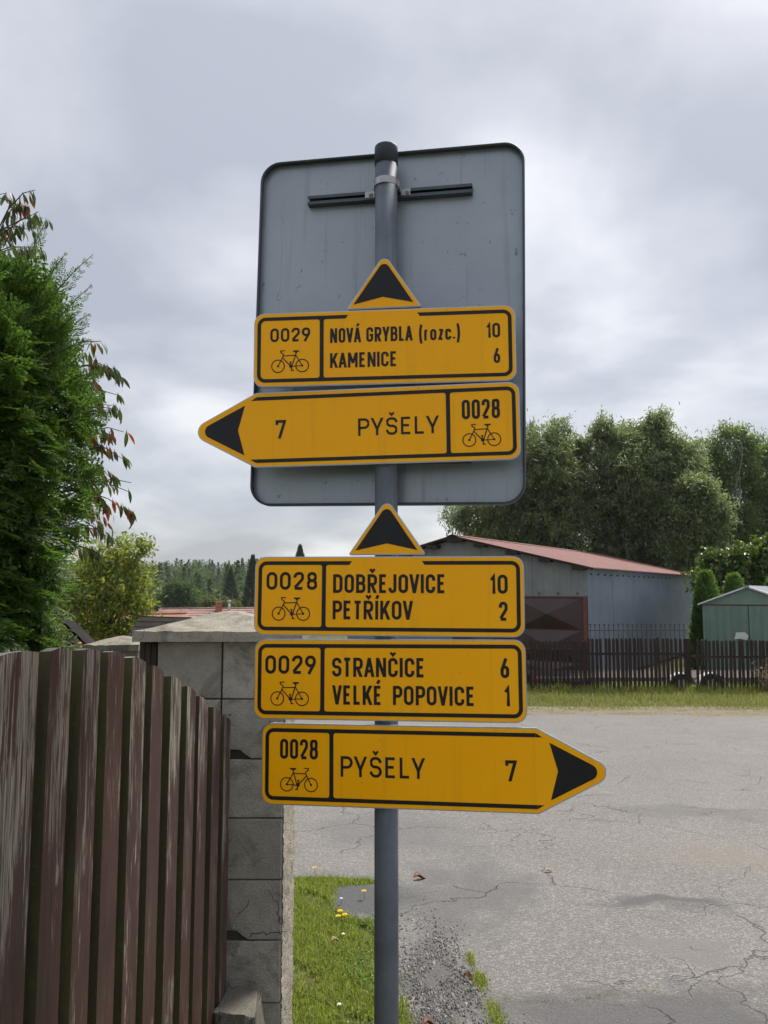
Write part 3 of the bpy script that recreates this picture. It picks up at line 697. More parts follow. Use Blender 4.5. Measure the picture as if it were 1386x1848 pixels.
# ------------------------------------------------------------------ concrete block pillar
PX0, PXM, PX1, PY0, PY1 = -.792, -.566, -.350, 2.79, 3.10
pil = empty('gate_pillar', ((PX0 + PX1) / 2, 2.95, gz(0, 2.95)), 0, 'grey concrete block pillar with roughcast side and sloped cap slab', 'pillar')
pb = Vector(pil.location)
def loc(p): return (p[0] - pb.x, p[1] - pb.y, p[2] - pb.z)
mb = MB(); mb.box(loc((PX0 + .008, PY0 + .010, -.1)), loc((PX1 - .006, PY1 - .008, 1.418))); mb.build('joint_core', 'mortar', pil)
zj = [1.4205, 1.221, 1.018, .819, .617, .420, .220, .020, -.12]
rb = random.Random(11)
for i in range(len(zj) - 1):
    zt, zb = zj[i] - .0022, zj[i + 1] + .0022
    for k, (xa, xb) in enumerate(((PX0, PXM - .003), (PXM + .003, PX1))):
        pr = rb.uniform(-.003, .003); t_ = rb.uniform(-.0015, .0015); x0, x1 = xa, xb
        if k == 1 and i in (1, 4):   # broken lower corner
            xi = -.50; poly = [(xi + .04, zb), (x1, zb + t_), (x1, zt), (x0, zt), (x0, zb + .03), (xi, zb + .028), (xi + .02, zb + .012)]
        else:
            poly = [(x0, zb), ((x0 + x1) / 2, zb + rb.uniform(-.001, .001)), (x1, zb + t_), (x1, zt), ((x0 + x1) / 2, zt + rb.uniform(-.001, .001)), (x0, zt)]
        mb = MB(); mb.prism([(x - pb.x, z - pb.z) for x, z in poly], PY0 + pr - pb.y, PY1 - pb.y - .002, axis='y'); mb.build('block', 'block', pil, bevel=.003)
# rough render on the side: displaced grid
ny, nz = 36, 150; vs = np.zeros((nz + 1, ny + 1, 3)); yy = np.linspace(PY0 + .006, PY1 + .01, ny + 1); zz = np.linspace(-.12, 1.418, nz + 1)
d = rng.random((nz + 1, ny + 1)) * .007 + .003 * np.sin(np.linspace(0, 40, nz + 1))[:, None] * rng.random((1, ny + 1)); d[:, 0] *= .6
vs[..., 0] = PX1 + .003 + d - pb.x; vs[..., 1] = yy[None, :] - pb.y + rng.normal(0, .0015, (nz + 1, ny + 1)); vs[..., 2] = zz[:, None] - pb.z
i, j = np.meshgrid(np.arange(ny), np.arange(nz)); a = (j * (ny + 1) + i).ravel()
npmesh('roughcast_render', vs.reshape(-1, 3), np.stack([a, a + 1, a + ny + 2, a + ny + 1], 1), 'roughcast', pil)
mb = MB(); mb.box(loc((PX1 + .0005, PY0 + .007, -.12)), loc((PX1 + .003, PY1 + .01, 1.418))); mb.build('render_base', 'roughcast', pil)
def cap_slab(parent, x0, x1, y0, y1, z0, z1, ap, base, n=16, amp=.003):
    nx = ny_ = n; X = np.linspace(x0, x1, nx + 1); Y = np.linspace(y0, y1, ny_ + 1); r = np.random.default_rng(int(abs(x0) * 1000))
    V = []; cx, cy = (x0 + x1) / 2, (y0 + y1) / 2
    for jy in range(ny_ + 1):
        for ix in range(nx + 1):
            t = 1 - max(abs(X[ix] - cx) / ((x1 - x0) / 2), abs(Y[jy] - cy) / ((y1 - y0) / 2))
            V.append((X[ix] + r.normal(0, amp * .4) - base.x, Y[jy] + r.normal(0, amp * .4) - base.y, z1 + (ap - z1) * min(1, t * 1.05) + r.normal(0, amp * .55) - base.z))
    top = len(V); ring = [ix for ix in range(nx + 1)] + [jy * (nx + 1) + nx for jy in range(1, ny_ + 1)] + [ny_ * (nx + 1) + ix for ix in range(nx - 1, -1, -1)] + [jy * (nx + 1) for jy in range(ny_ - 1, 0, -1)]
    F_ = [(jy * (nx + 1) + ix, jy * (nx + 1) + ix + 1, (jy + 1) * (nx + 1) + ix + 1, (jy + 1) * (nx + 1) + ix) for jy in range(ny_) for ix in range(nx)]
    for q_ in ring: v = V[q_]; V.append((v[0] + r.normal(0, amp * .3), v[1] + r.normal(0, amp * .3), z0 - base.z))
    m = len(ring)
    for k in range(m): F_.append((ring[k], ring[(k + 1) % m], top + (k + 1) % m, top + k))
    F_.append(tuple(top + k for k in range(m)))
    mb = MB(); mb.add(V, F_); return mb.build('cap_slab', 'capslab', parent, bevel=0)
cap_slab(pil, -.865, -.285, 2.745, 3.19, 1.421, 1.456, 1.522, pb)
wp = empty('timber_post', (-.83, 2.87, gz(-.83, 2.87)), 0, 'dark brown timber post under the pillar cap, beside the blocks', 'post')
for k in range(3):
    mb = MB(); x = -.026 + k * .021; mb.box((x - .0098, -.05, -.1), (x + .0098, .05, 1.418 - gz(-.83, 2.87) - .004 * k)); mb.build('post_plank', 'darkwood', wp, bevel=.002)

p2 = empty('gate_pillar', (-1.42, 4.35, gz(-1.42, 4.35)), 0, 'low pillar with pale concrete cap just behind the gate boards', 'pillar'); b2 = Vector(p2.location)
zz_ = [1.28, 1.08, .88, .68, .48, .28, .08, -.2]
mb = MB(); mb.box((-.11, -.13, -.1), (.11, .13, 1.27 - b2.z)); mb.build('joint_core', 'mortar', p2)
for k in range(7):
    mb = MB(); mb.box((-.12, -.14, zz_[k + 1] + .002 - b2.z), (.12, .14, zz_[k] - .002 - b2.z)); mb.build('block', 'block', p2, bevel=.003)
cap_slab(p2, -1.575, -1.285, 4.17, 4.53, 1.2805, 1.312, 1.352, b2, 10)

# broken foundation stone under the gate's end
def rock(mb, c, r, seed, sub=2, mi=0):
    bm = bmesh.new(); bmesh.ops.create_icosphere(bm, subdivisions=sub, radius=1.0); q_ = random.Random(seed)
    off = [Vector((q_.uniform(-1, 1), q_.uniform(-1, 1), q_.uniform(-1, 1))).normalized() for _ in range(9)]
    for v in bm.verts:
        d = v.co.normalized(); k = min(1.25, min((.78 + .12 * (i % 3)) / max(.05, d.dot(o)) if d.dot(o) > .3 else 9 for i, o in enumerate(off)))
        k = min(k, 1.12); v.co = Vector((d.x * k * r[0], d.y * k * r[1], d.z * k * r[2]))
    base = len(mb.v); mb.v += [tuple(v.co + Vector(c)) for v in bm.verts]
    for f in bm.faces: mb.f.append(tuple(base + v.index for v in f.verts)); mb.mi.append(mi); mb.sm.append(False)
    bm.free()
fs_ = MB(); rr_ = random.Random(4); n = 9
V = []
for jz in range(n + 1):
    for ia in range(28):
        a = 2 * math.pi * ia / 28; ca, sa = math.cos(a), math.sin(a); e = .35
        x = .075 * math.copysign(abs(ca) ** e, ca); y = .10 * math.copysign(abs(sa) ** e, sa); t = jz / n; k = 1 - .25 * max(0, t - .7) ** 1.0 / .3 * (.6 + .4 * sa * ca)
        V.append((x * k + rr_.gauss(0, .003), y * k + rr_.gauss(0, .003), t * .365 + rr_.gauss(0, .004)))
Fq = [(jz * 28 + i, jz * 28 + (i + 1) % 28, (jz + 1) * 28 + (i + 1) % 28, (jz + 1) * 28 + i) for jz in range(n) for i in range(28)] + [tuple(n * 28 + i for i in range(28))]
fs_.add(V, Fq); fo = fs_.build('foundation_stone', 'stone'); fo.location = (-.462, 2.64, gz(-.46, 2.64) - .03)
tag(fo, 'rough weathered concrete lump at the foot of the block pillar', 'stone')

# ------------------------------------------------------------------ foliage
def unit(v): return v / np.maximum(np.linalg.norm(v, axis=-1, keepdims=True), 1e-9)
def leaves(centers, axes, normals, length, width, bend=0.0):
    """diamond leaves: base, left, tip, right -> two triangles each"""
    a = unit(axes); s = unit(np.cross(a, normals)); nn = np.cross(s, a); L = length[:, None]; W = width[:, None]
    b0 = centers - a * L * .5; tip = centers + a * L * .5 - nn * (bend * L); m = centers - a * L * .05
    v = np.stack([b0, m - s * W * .5 + nn * W * .18, tip, m + s * W * .5 + nn * W * .18], 1).reshape(-1, 3)
    k = np.arange(len(centers)) * 4; f = np.concatenate([np.stack([k, k + 1, k + 2], 1), np.stack([k, k + 2, k + 3], 1)]); return v, f
def crown(lobes, tufts, per, spread, lsize, lwid, droop=.4, seed=1, shell=.45):
    """lobes: (x,y,z,rx,ry,rz) -> leaf centres grouped in tufts"""
    r = np.random.default_rng(seed); L = np.array(lobes, float); vol = (L[:, 3] * L[:, 4] * L[:, 5]) ** .75; p = vol / vol.sum()
    idx = r.choice(len(L), tufts, p=p); d = unit(r.normal(size=(tufts, 3))); rad = r.random(tufts) ** shell * (1 + np.clip(r.normal(0, .07, tufts), -.2, .09))
    c = L[idx, :3] + d * rad[:, None] * L[idx, 3:]; ax = unit(d * .6 + np.array([0, 0, -droop]) + r.normal(0, .45, (tufts, 3)))
    n = r.poisson(per, tufts); ti = np.repeat(np.arange(tufts), n); N = len(ti)
    along = np.clip(r.normal(0, 1, N), -1.7, 1.7)
    pos = c[ti] + ax[ti] * (along * spread * 1.3)[:, None] + r.normal(0, spread * .55, (N, 3))
    la = unit(ax[ti] * .7 + r.normal(0, .7, (N, 3)) + np.array([0, 0, -droop * .6])); nr = unit(r.normal(0, .7, (N, 3)) + np.array([0, 0, .9]))
    sz = lsize * r.uniform(.6, 1.35, N); return leaves(pos, la, nr, sz, sz * lwid, .1), c
def limb_mesh(mb, a, b, r0, r1, rnd, bend=.12, n=6):
    a, b = Vector(a), Vector(b); d = b - a; side = Vector((rnd.uniform(-1, 1), rnd.uniform(-1, 1), rnd.uniform(-.3, .6))) * d.length * bend
    pts = [a + d * t + side * math.sin(math.pi * t) + Vector((rnd.uniform(-1, 1), rnd.uniform(-1, 1), 0)) * d.length * .015 for t in [k / n for k in range(n + 1)]]
    mb.tube(pts, [r0 + (r1 - r0) * k / n for k in range(n + 1)], 7, cap=False); return pts
def tree(name, label, cat, base, h_fork, lobes, tr, tufts, per, spread, lsize, lwid, leafm, bark, seed, droop=.4, group=None, shell=.45, limbs=None, lean=(0, 0)):
    rnd = random.Random(seed); b = Vector((base[0], base[1], gz(base[0], base[1]) - .1)); root = empty(name, b, 0, label, cat, group)
    mb = MB(); fork = Vector((lean[0], lean[1], h_fork)); tp = limb_mesh(mb, (0, 0, 0), fork, tr, tr * .7, rnd, .04, 8)
    lo = [(l[0] - b.x, l[1] - b.y, l[2] - b.z, l[3], l[4], l[5]) for l in lobes]
    for l in lo:
        st = tp[rnd.choice([5, 6, 7, 8])]; pts = limb_mesh(mb, st, (l[0], l[1], l[2] + l[5] * .3), tr * .42, tr * .06, rnd, .10)
        for q_ in range(3):
            e = Vector(l[:3]) + Vector((rnd.uniform(-1, 1) * l[3], rnd.uniform(-1, 1) * l[4], rnd.uniform(-.5, 1) * l[5])) * .8
            limb_mesh(mb, pts[rnd.choice([3, 4, 5])], e, tr * .15, tr * .03, rnd, .12, 5)
    mb.build('trunk', bark, root, fix=False)
    (v, f), _ = crown(lo, tufts, per, spread, lsize, lwid, droop, seed, shell); tag(npmesh('crown', v, f, leafm, root), kind='stuff'); return root
MAT['bark'] = simple('grey_bark', (.09, .075, .06), .9, var=.4, scale=3, bump=.4, stretch=(8, 8, 1.5))
MAT['birchbark'] = simple('birch_bark', (.45, .44, .41), .8, var=.5, scale=3, bump=.2, stretch=(2, 2, 5))
MAT['willow'] = leaf_mat('willow_leaves', [(0, (.070, .102, .040)), (.45, (.128, .172, .066)), (.8, (.180, .230, .105)), (1, (.32, .34, .21))], .52, .38, (.35, .44, .14), .8)
MAT['birchleaf'] = leaf_mat('birch_leaves', [(0, (.06, .10, .035)), (.5, (.11, .165, .052)), (1, (.18, .235, .08))], .5, .4, (.30, .42, .09), .7)
MAT['bushleaf'] = leaf_mat('broad_bush_leaves', [(0, (.035, .07, .012)), (.5, (.07, .13, .02)), (1, (.13, .19, .035))], .35, .4, (.20, .28, .03), .5)
MAT['yellowleaf'] = leaf_mat('yellowing_leaves', [(0, (.10, .15, .035)), (.5, (.16, .215, .05)), (.78, (.21, .25, .05)), (.88, (.44, .40, .04)), (1, (.60, .50, .04))], .5, .5, (.40, .48, .07))
MAT['forestleaf'] = leaf_mat('wood_leaves', [(0, (.045, .080, .030)), (.5, (.080, .125, .042)), (1, (.13, .175, .06))], .35, .6, (.16, .25, .06), .2)
MAT['needle'] = leaf_mat('dark_needles', [(0, (.032, .056, .028)), (.6, (.050, .082, .036)), (1, (.08, .115, .05))], .25, .6, (.05, .08, .03), .2)
MAT['thuja'] = leaf_mat('thuja_sprays', [(0, (.040, .085, .016)), (.5, (.075, .145, .026)), (.85, (.12, .195, .04)), (1, (.18, .25, .075))], .45, .42, (.22, .40, .05), .5)
MAT['dryleaf'] = leaf_mat('dry_leaves', [(0, (.16, .11, .06)), (.6, (.28, .21, .13)), (1, (.36, .24, .18))], .2, .7, (.3, .2, .1))
MAT['clover'] = leaf_mat('clover_leaves', [(0, (.06, .13, .025)), (.6, (.10, .20, .04)), (1, (.16, .26, .07))], .35, .5, (.24, .38, .05))
MAT['paleleaf'] = leaf_mat('pale_green_leaves', [(0, (.10, .13, .03)), (.6, (.17, .20, .05)), (1, (.23, .25, .07))], .3, .6, (.22, .24, .05), .2)
MAT['purpleleaf'] = leaf_mat('purple_leaves', [(0, (.035, .018, .025)), (1, (.075, .035, .045))], .2, .6, (.08, .03, .04), .2)

# trees beyond the barn (Y about 42 m: 1 m is about 33 photo pixels)
def lp(px, py, r, y=42, dy=0, k=1.0):
    q_ = y / 1420 * 1.0; return ((px - 693) * q_ * .998, y + dy, 1.6 + (1064 - py) * q_, r * q_ * 1.05, r * q_ * .95 * k, r * q_)
A_ = [lp(985, 810, 48), lp(1015, 768, 26, dy=.5), lp(958, 850, 55, dy=-.5), lp(1005, 880, 62), lp(945, 915, 55, dy=.6), lp(890, 935, 42), lp(838, 932, 36, dy=.5), lp(1000, 960, 62, dy=-.5), lp(1055, 900, 48, dy=1), lp(930, 780, 45, dy=1), lp(900, 960, 40), lp(960, 1000, 50), lp(1060, 840, 36, dy=1.5), lp(1045, 800, 26, dy=1.5)]
tree('willow_tree', 'broad grey-green willow crown behind the barn, left end nearest the big sign', 'tree', (9.2, 43), 4.0, A_, .34, 2500, 28, .22, .235, .28, 'willow', 'bark', 21, .5, 'trees behind the barn', .5)
B_ = [lp(1112, 800, 42), lp(1090, 772, 24, dy=-.3), lp(1190, 790, 44), lp(1196, 758, 24), lp(1130, 860, 66, dy=-.6), lp(1205, 860, 58, dy=.4), lp(1238, 815, 34), lp(1100, 930, 60), lp(1180, 940, 60, dy=-.8), lp(1150, 800, 44, dy=.8), lp(1110, 1000, 52), lp(1190, 1000, 50), lp(1062, 800, 22, dy=1), lp(1268, 850, 34, dy=1.2), lp(1275, 800, 18, dy=1.5)]
tree('willow_tree', 'tall round-topped willow above the middle of the red barn roof', 'tree', (13.6, 44), 4.5, B_, .38, 2800, 28, .22, .235, .28, 'willow', 'bark', 22, .5, 'trees behind the barn', .5)
C_ = [lp(1262, 890, 38, 40), lp(1245, 940, 44, 40), lp(1290, 930, 36, 40), lp(1225, 985, 42, 40), lp(1275, 985, 40, 40)]
tree('willow_tree', 'smaller paler tree between the tall willow and the birch', 'tree', (15.9, 40.5), 3.2, C_, .24, 1250, 25, .22, .225, .30, 'willow', 'bark', 23, .5, 'trees behind the barn', .5)
D_ = [lp(1322, 782, 22, 45), lp(1300, 815, 28, 45), lp(1345, 830, 30, 45), lp(1315, 865, 36, 45), lp(1370, 880, 34, 45), lp(1300, 920, 34, 45), lp(1345, 940, 38, 45), lp(1320, 985, 40, 45), lp(1365, 800, 20, 45), lp(1283, 860, 30, 45), lp(1290, 980, 40, 45), lp(1350, 780, 16, 45)]
tree('birch_tree', 'loose-crowned birch with sky showing through, above the green garage', 'tree', (20.2, 45), 7.0, D_, .22, 1700, 16, .26, .20, .40, 'birchleaf', 'birchbark', 24, .9, 'trees behind the barn', .6)
E_ = [lp(1402, 810, 30, 46), lp(1395, 870, 36, 46), lp(1400, 940, 44, 46), lp(1430, 850, 50, 46), lp(1440, 930, 60, 46), lp(1380, 830, 26, 46), lp(1385, 910, 36, 46), lp(1375, 970, 40, 46)]
tree('birch_tree', 'birch cut off by the right edge of the picture', 'tree', (24, 46), 6.5, E_, .24, 1500, 16, .27, .21, .40, 'birchleaf', 'birchbark', 25, .9, 'trees behind the barn', .6)
U_ = [lp(860, 985, 30, 47), lp(930, 1000, 40, 47), lp(1010, 1010, 42, 47), lp(1090, 1015, 42, 47), lp(1170, 1020, 40, 47), lp(1250, 1020, 40, 47), lp(1320, 1025, 40, 47), lp(1400, 1020, 45, 47)]
tree('hazel_thicket', 'dark undergrowth filling the gap between barn roof and tree trunks', 'bush', (14, 47.5), .8, U_, .12, 1900, 15, .32, .26, .5, 'birchleaf', 'bark', 26, .3, None, .6)
F_ = [lp(1290, 1020, 26, 33), lp(1330, 1018, 28, 33), lp(1365, 1005, 24, 33), lp(1395, 995, 30, 33), lp(1275, 1045, 24, 33), lp(1320, 1055, 30, 33), lp(1370, 1050, 34, 33), lp(1410, 1040, 36, 33)]
tree('leafy_bush', 'bright green broad-leaved bush behind the green metal garage', 'bush', (15.2, 33.2), .7, F_, .08, 1100, 14, .16, .20, .72, 'bushleaf', 'bark', 27, .3, None, .5)

def conifer(name, label, base, h, r, seed, mat='thuja', group=None, cat='shrub', n=7000, ls=.16, shape=.5, lw=.22):
    q_ = np.random.default_rng(seed); b = Vector((base[0], base[1], gz(*base[:2]))); root = empty(name, b, 0, label, cat, group)
    mb = MB(); mb.tube([(0, 0, -.1), (0, 0, h * .5), (0, 0, h * .95)], [r * .12, r * .08, .01], 7); mb.build('trunk', 'bark', root)
    t = q_.random(n) ** .8; z = t * h; prof = r * np.minimum(1, (1 - t) ** shape * 1.05 + .02) * (.55 + .5 * q_.random(n) ** .35); a = q_.random(n) * 2 * math.pi
    lump = 1 + .12 * np.sin(a * 5 + z * 6 / max(r, .1)) * np.sin(z * 7 / max(r, .1)); c = np.stack([np.cos(a) * prof * lump, np.sin(a) * prof * lump, z], 1)
    ax = unit(np.stack([np.cos(a) * .7, np.sin(a) * .7, np.full(n, .75)], 1) + q_.normal(0, .3, (n, 3))); sz = ls * q_.uniform(.6, 1.3, n)
    v, f = leaves(c, ax, unit(q_.normal(size=(n, 3))), sz, sz * lw, .1); tag(npmesh('foliage', v, f, mat, root), kind='stuff'); return root
conifer('thuja_shrub', 'dark thuja column in the gap between barn corner and green garage', (11.9, 29.2), 3.55, .62, 31, group='thujas behind the garage', shape=.42, n=4600, ls=.30)
conifer('thuja_shrub', 'fresh green thuja top rising left of the garage ridge', (13.55, 30.6), 3.5, .62, 32, group='thujas behind the garage', shape=.42, n=4600, ls=.30)
conifer('thuja_shrub', 'thuja top rising behind the white garage roof at the right edge', (15.35, 31), 3.45, .70, 33, group='thujas behind the garage', shape=.42, n=4600, ls=.30)

# ------------------------------------------------------------------ barn
def corr_mat(name, col, rust, amt, rough=.55, metal=.25):
    t = NT(name); v = t.co(); a = t.noise(v, 1.4, 6, .65); b = t.noise(t.map(v, (9, 9, .7)), 1.0, 5, .6); c = t.noise(v, 30, 4, .6)
    q_ = t.mix(t.rng(a, .3, .7), tuple(x * .82 for x in col), tuple(x * 1.1 for x in col)); q_ = t.mix(t.rng(b, .5, .75, 0, .35), q_, tuple(x * .55 for x in col))
    q_ = t.mix(t.rng(c, .66, .72, 0, amt), q_, rust); return t.fin(q_, rough, metal)
MAT['zinc'] = corr_mat('zinc_sheet', (.24, .26, .262), (.12, .09, .07), .3)
MAT['shadezinc'] = corr_mat('sky_shade_sheet', (.20, .245, .305), (.11, .11, .12), .3)  # zinc sheet with the blue of skylit shade painted into its colour
MAT['redroof'] = corr_mat('faded_red_sheet', (.20, .085, .074), (.22, .15, .13), .8, .85, .0)
MAT['doorbrown'] = simple('dark_red_brown_paint', (.045, .019, .018), .3, var=.3, scale=2, spec=.6)
MAT['jamb'] = simple('rusty_red_steel', (.16, .05, .035), .6, var=.3, scale=4)
MAT['dark'] = simple('dark_timber_ends', (.03, .025, .022), .85)
barn = empty('barn', (6.2, 24.1, gz(6.2, 24.1)), R(58), 'large corrugated metal barn with faded red roof and brown door', 'barn')
BZ = -barn.location.z; BL, BWD = 16.2, 8.86; EZ, AZ = 2.30 + BZ, 3.37 + BZ
def roofz(y): return EZ + (AZ - EZ) * (1 - abs(y - BWD / 2) / (BWD / 2))
def corr_panel(name, mat, parent, axis, c0, c1, fixed, zb, zt, pitch=.076, amp=.012, inv=1):
    n = max(4, int((c1 - c0) / pitch * 6)); mb = MB(); vs = []
    for k in range(n + 1):
        c = c0 + (c1 - c0) * k / n; off = fixed + inv * amp * math.sin(2 * math.pi * c / pitch); z1 = zt(c) if callable(zt) else zt
        for z in (zb, z1): vs.append((c, off, z) if axis == 'x' else (off, c, z))
    mb.add(vs, [(2 * k, 2 * k + 2, 2 * k + 3, 2 * k + 1) for k in range(n)], 0, True); return mb.build(name, mat, parent, fix=False)
DT = 1.37 + BZ; DY0, DY1 = .12, 4.6
y = 0.0; k = 0
while y < BWD - .01:
    y1 = min(BWD, y + .886); inside = y < DY1 - .2
    corr_panel('gable_sheet', 'zinc', barn, 'y', y, y1 - .002, .0 + .004 * (k % 2), DT + .03 if inside else .02, lambda c: roofz(c) - .06); y = y1; k += 1
x = .0; k = 0
while x < BL - .01:
    x1 = min(BL, x + (1.35 if k < 4 else 2.16)); corr_panel('side_sheet', 'shadezinc', barn, 'x', x, x1 - .002, .004 * (k % 2), .02, EZ - .03, .12, .009); x = x1; k += 1
corr_panel('rear_sheet', 'shadezinc', barn, 'x', 0, BL, BWD, .02, EZ - .03, .2, .01); corr_panel('end_sheet', 'shadezinc', barn, 'y', 0, BWD, BL, .02, lambda c: roofz(c) - .06, .2, .01)
def roof_slope(side):
    n = 440; mb = MB(); vs = []
    for k in range(n + 1):
        x = -.35 + (BL + .7) * k / n; w_ = .022 * math.sin(2 * math.pi * x / .177)
        for t in (0, .5, 1):
            y = (-.30 + (BWD / 2 + .30) * t) if side == 0 else (BWD + .30 - (BWD / 2 + .30) * t); z = AZ + (EZ - AZ) * abs(y - BWD / 2) / (BWD / 2)
            vs += [(x, y, z + w_ + .03)]
    fs = [(3 * k + j, 3 * k + 3 + j, 3 * k + 4 + j, 3 * k + 1 + j) for k in range(n) for j in range(2)]; mb.add(vs, fs, 0, True); return mb.build('roof_slope', 'redroof', barn, fix=False)
roof_slope(0); roof_slope(1)
mb = MB(); mb.prism([(BWD / 2 - .22, AZ + .015), (BWD / 2, AZ + .075), (BWD / 2 + .22, AZ + .015), (BWD / 2, AZ + .06)], -.36, BL + .36, axis='x'); mb.build('ridge_cap', 'redroof', barn)
for t in (.06, .30, .55, .80, .98):      # purlin ends under the verge
    for sd in (0, 1):
        y = BWD / 2 * t if sd == 0 else BWD - BWD / 2 * t; z = roofz(y); mb = MB(); mb.box((-.33, y - .28, z - .16), (.05, y + .10, z - .045)); mb.build('purlin_end', 'dark', barn)
mb = MB()
for sd in (0, 1):
    ya, yb = (-.29, BWD / 2) if sd == 0 else (BWD + .29, BWD / 2); za, zb = roofz(0) - .29 * (AZ - EZ) / (BWD / 2), AZ
    mb.add([(-.345, ya, za - .03), (-.345, yb, zb - .03), (-.345, yb, zb + .012), (-.345, ya, za + .012), (-.325, ya, za - .03), (-.325, yb, zb - .03), (-.325, yb, zb + .012), (-.325, ya, za + .012)], [(0, 1, 2, 3), (4, 7, 6, 5), (0, 4, 5, 1), (3, 2, 6, 7), (0, 3, 7, 4)])
mb.build('verge_board', 'dark', barn)
door = None
mb = MB(); mb.box((-.03, DY0, .05), (.06, DY1, DT)); door = mb.build('barn_door', 'doorbrown', barn)
for a, b in ((DY0 + .1, DY0 + 2.18), (DY0 + 2.26, DY1 - .1)):
    for z0, z1 in ((DT - .98, DT - .05), (DT - 1.95, DT - 1.02), (.12, DT - 1.99)):
        mb = MB(); c = (-.16, (a + b) / 2, (z0 + z1) / 2); mb.add([(-.032, a, z0), (-.032, b, z0), (-.032, b, z1), (-.032, a, z1), c], [(0, 1, 4), (1, 2, 4), (2, 3, 4), (3, 0, 4)]); mb.build('door_panel', 'doorbrown', door)
mb = MB(); mb.box((-.07, DY0 - .10, .02), (.05, DY0 - .003, DT + .02)); mb.build('door_jamb', 'jamb', barn)
mb = MB(); mb.box((-.075, DY0 - .003, DT + .003), (.05, DY1 + .1, DT + .028)); mb.build('door_lintel', 'jamb', barn)
for k in range(7):
    mb = MB(); mb.prism(circle(.3 + k * .62, DT + .12, .028, 6), -.05, .02, axis='x'); mb.build('sheet_bolt', 'dark', barn)
for k in range(16):
    mb = MB(); mb.prism(circle(.35 + k * .72, EZ - .22, .026, 6), -.05, .02, axis='y'); mb.build('sheet_bolt', 'dark', barn)

# ------------------------------------------------------------------ green metal garage
MAT['green'] = corr_mat('green_painted_steel', (.17, .255, .215), (.12, .07, .05), .35, .5, .15)
MAT['white'] = corr_mat('white_roof_steel', (.72, .74, .74), (.4, .38, .35), .3, .45, .1)
gar = empty('metal_garage', (12.08, 26.28, gz(12.1, 26.3)), R(58), 'small green sheet-metal garage with white gable roof behind the fence', 'garage'); gz0 = -gar.location.z
gh, ga, gw2, gl = 1.15 + gz0, 1.70 + gz0, 1.42, 5.2
def gtop(y): return ga - (ga - gh) * abs(y) / gw2
def rib_wall(name, parent, axis, a, b, fixed, zt, pitch=.235, sgn=-1):
    vs = []; cs = []; c = a
    while c < b - 1e-6:
        for d, h in ((0, 0), (.012, .022), (.045, .022), (.057, 0)):
            if c + d < b: cs.append((c + d, h))
        c += pitch
    cs.append((b, 0)); mb = MB()
    for c, h in cs:
        for z in (.03, zt(c)): vs.append((c, fixed + sgn * h, z) if axis == 'x' else (fixed + sgn * h, c, z))
    mb.add(vs, [(2 * k, 2 * k + 2, 2 * k + 3, 2 * k + 1) for k in range(len(cs) - 1)]); return mb.build(name, 'green', parent, fix=False)
rib_wall('side_wall', gar, 'x', 0, gl, -gw2, lambda c: gh); rib_wall('side_wall', gar, 'x', 0, gl, gw2, lambda c: gh, sgn=1); rib_wall('rear_wall', gar, 'y', -gw2, gw2, gl, gtop, sgn=1)
mb = MB(); mb.prism([(-gw2, gh - .06), (gw2, gh - .06), (gw2, gh), (0, ga - .01), (-gw2, gh)], -.012, .012, axis='x'); mb.build('gable_panel', 'green', gar)
for sd in (-1, 1):
    dl = rib_wall('door_leaf', gar, 'y', min(sd * .01, sd * (gw2 - .06)), max(sd * .01, sd * (gw2 - .06)), .0, lambda c: gh - .075)
    mb = MB(); mb.box((-.05, sd * .09 - .02, gh * .42), (-.02, sd * .09 + .02, gh * .42 + .16)); mb.build('door_handle', 'dark', dl)
    mb = MB(); mb.box((-.03, sd * (gw2 - .03) - .03, .0), (.02, sd * (gw2 - .03) + .03, gh - .065)); mb.build('corner_post', 'green', gar)
mb = MB(); mb.box((-.028, -gw2, gh - .062), (-.013, gw2, gh - .035)); mb.build('gable_rail', 'jamb', gar)
for sd in (-1, 1):
    for k in range(9):
        x0 = -.12 + k * .605; mb = MB(); e = sd * (gw2 + .14); ze = ga - (ga - gh) * (gw2 + .14) / gw2
        mb.add([(x0, e, ze + .02), (x0 + .575, e, ze + .02), (x0 + .59, e, ze + .05), (x0 + .604, e, ze + .02), (x0, 0, ga + .02), (x0 + .575, 0, ga + .02), (x0 + .59, 0, ga + .05), (x0 + .604, 0, ga + .02)], [(0, 1, 5, 4), (1, 2, 6, 5), (2, 3, 7, 6)]); mb.build('roof_sheet', 'white', gar, fix=False)
    mb = MB(); e = sd * (gw2 + .14); ze = ga - (ga - gh) * (gw2 + .14) / gw2
    mb.add([(-.13, e, ze - .02), (-.13, 0, ga - .02), (-.13, 0, ga + .035), (-.13, e, ze + .035), (-.10, e, ze - .02), (-.10, 0, ga - .02), (-.10, 0, ga + .035), (-.10, e, ze + .035)], [(0, 1, 2, 3), (4, 7, 6, 5), (0, 4, 5, 1), (3, 2, 6, 7), (0, 3, 7, 4)]); mb.build('verge_trim', 'white', gar)
mb = MB(); mb.box((-.15, -.07, ga - .05), (-.08, .07, ga + .06)); mb.build('ridge_end', 'zinc', gar)
mb = MB(); mb.add([(-.05, .46, 1.02), (-.05, .08, 1.0), (-.06, .02, 1.14), (-.06, .12, 1.26), (-.05, .40, 1.25), (-.055, .28, 1.05)], [(0, 5, 4), (5, 1, 2, 3), (5, 3, 4)]); wt = mb.build('paper_scrap', simple('white_paper', (.7, .7, .68), .8), gar); wt.location.z = .22

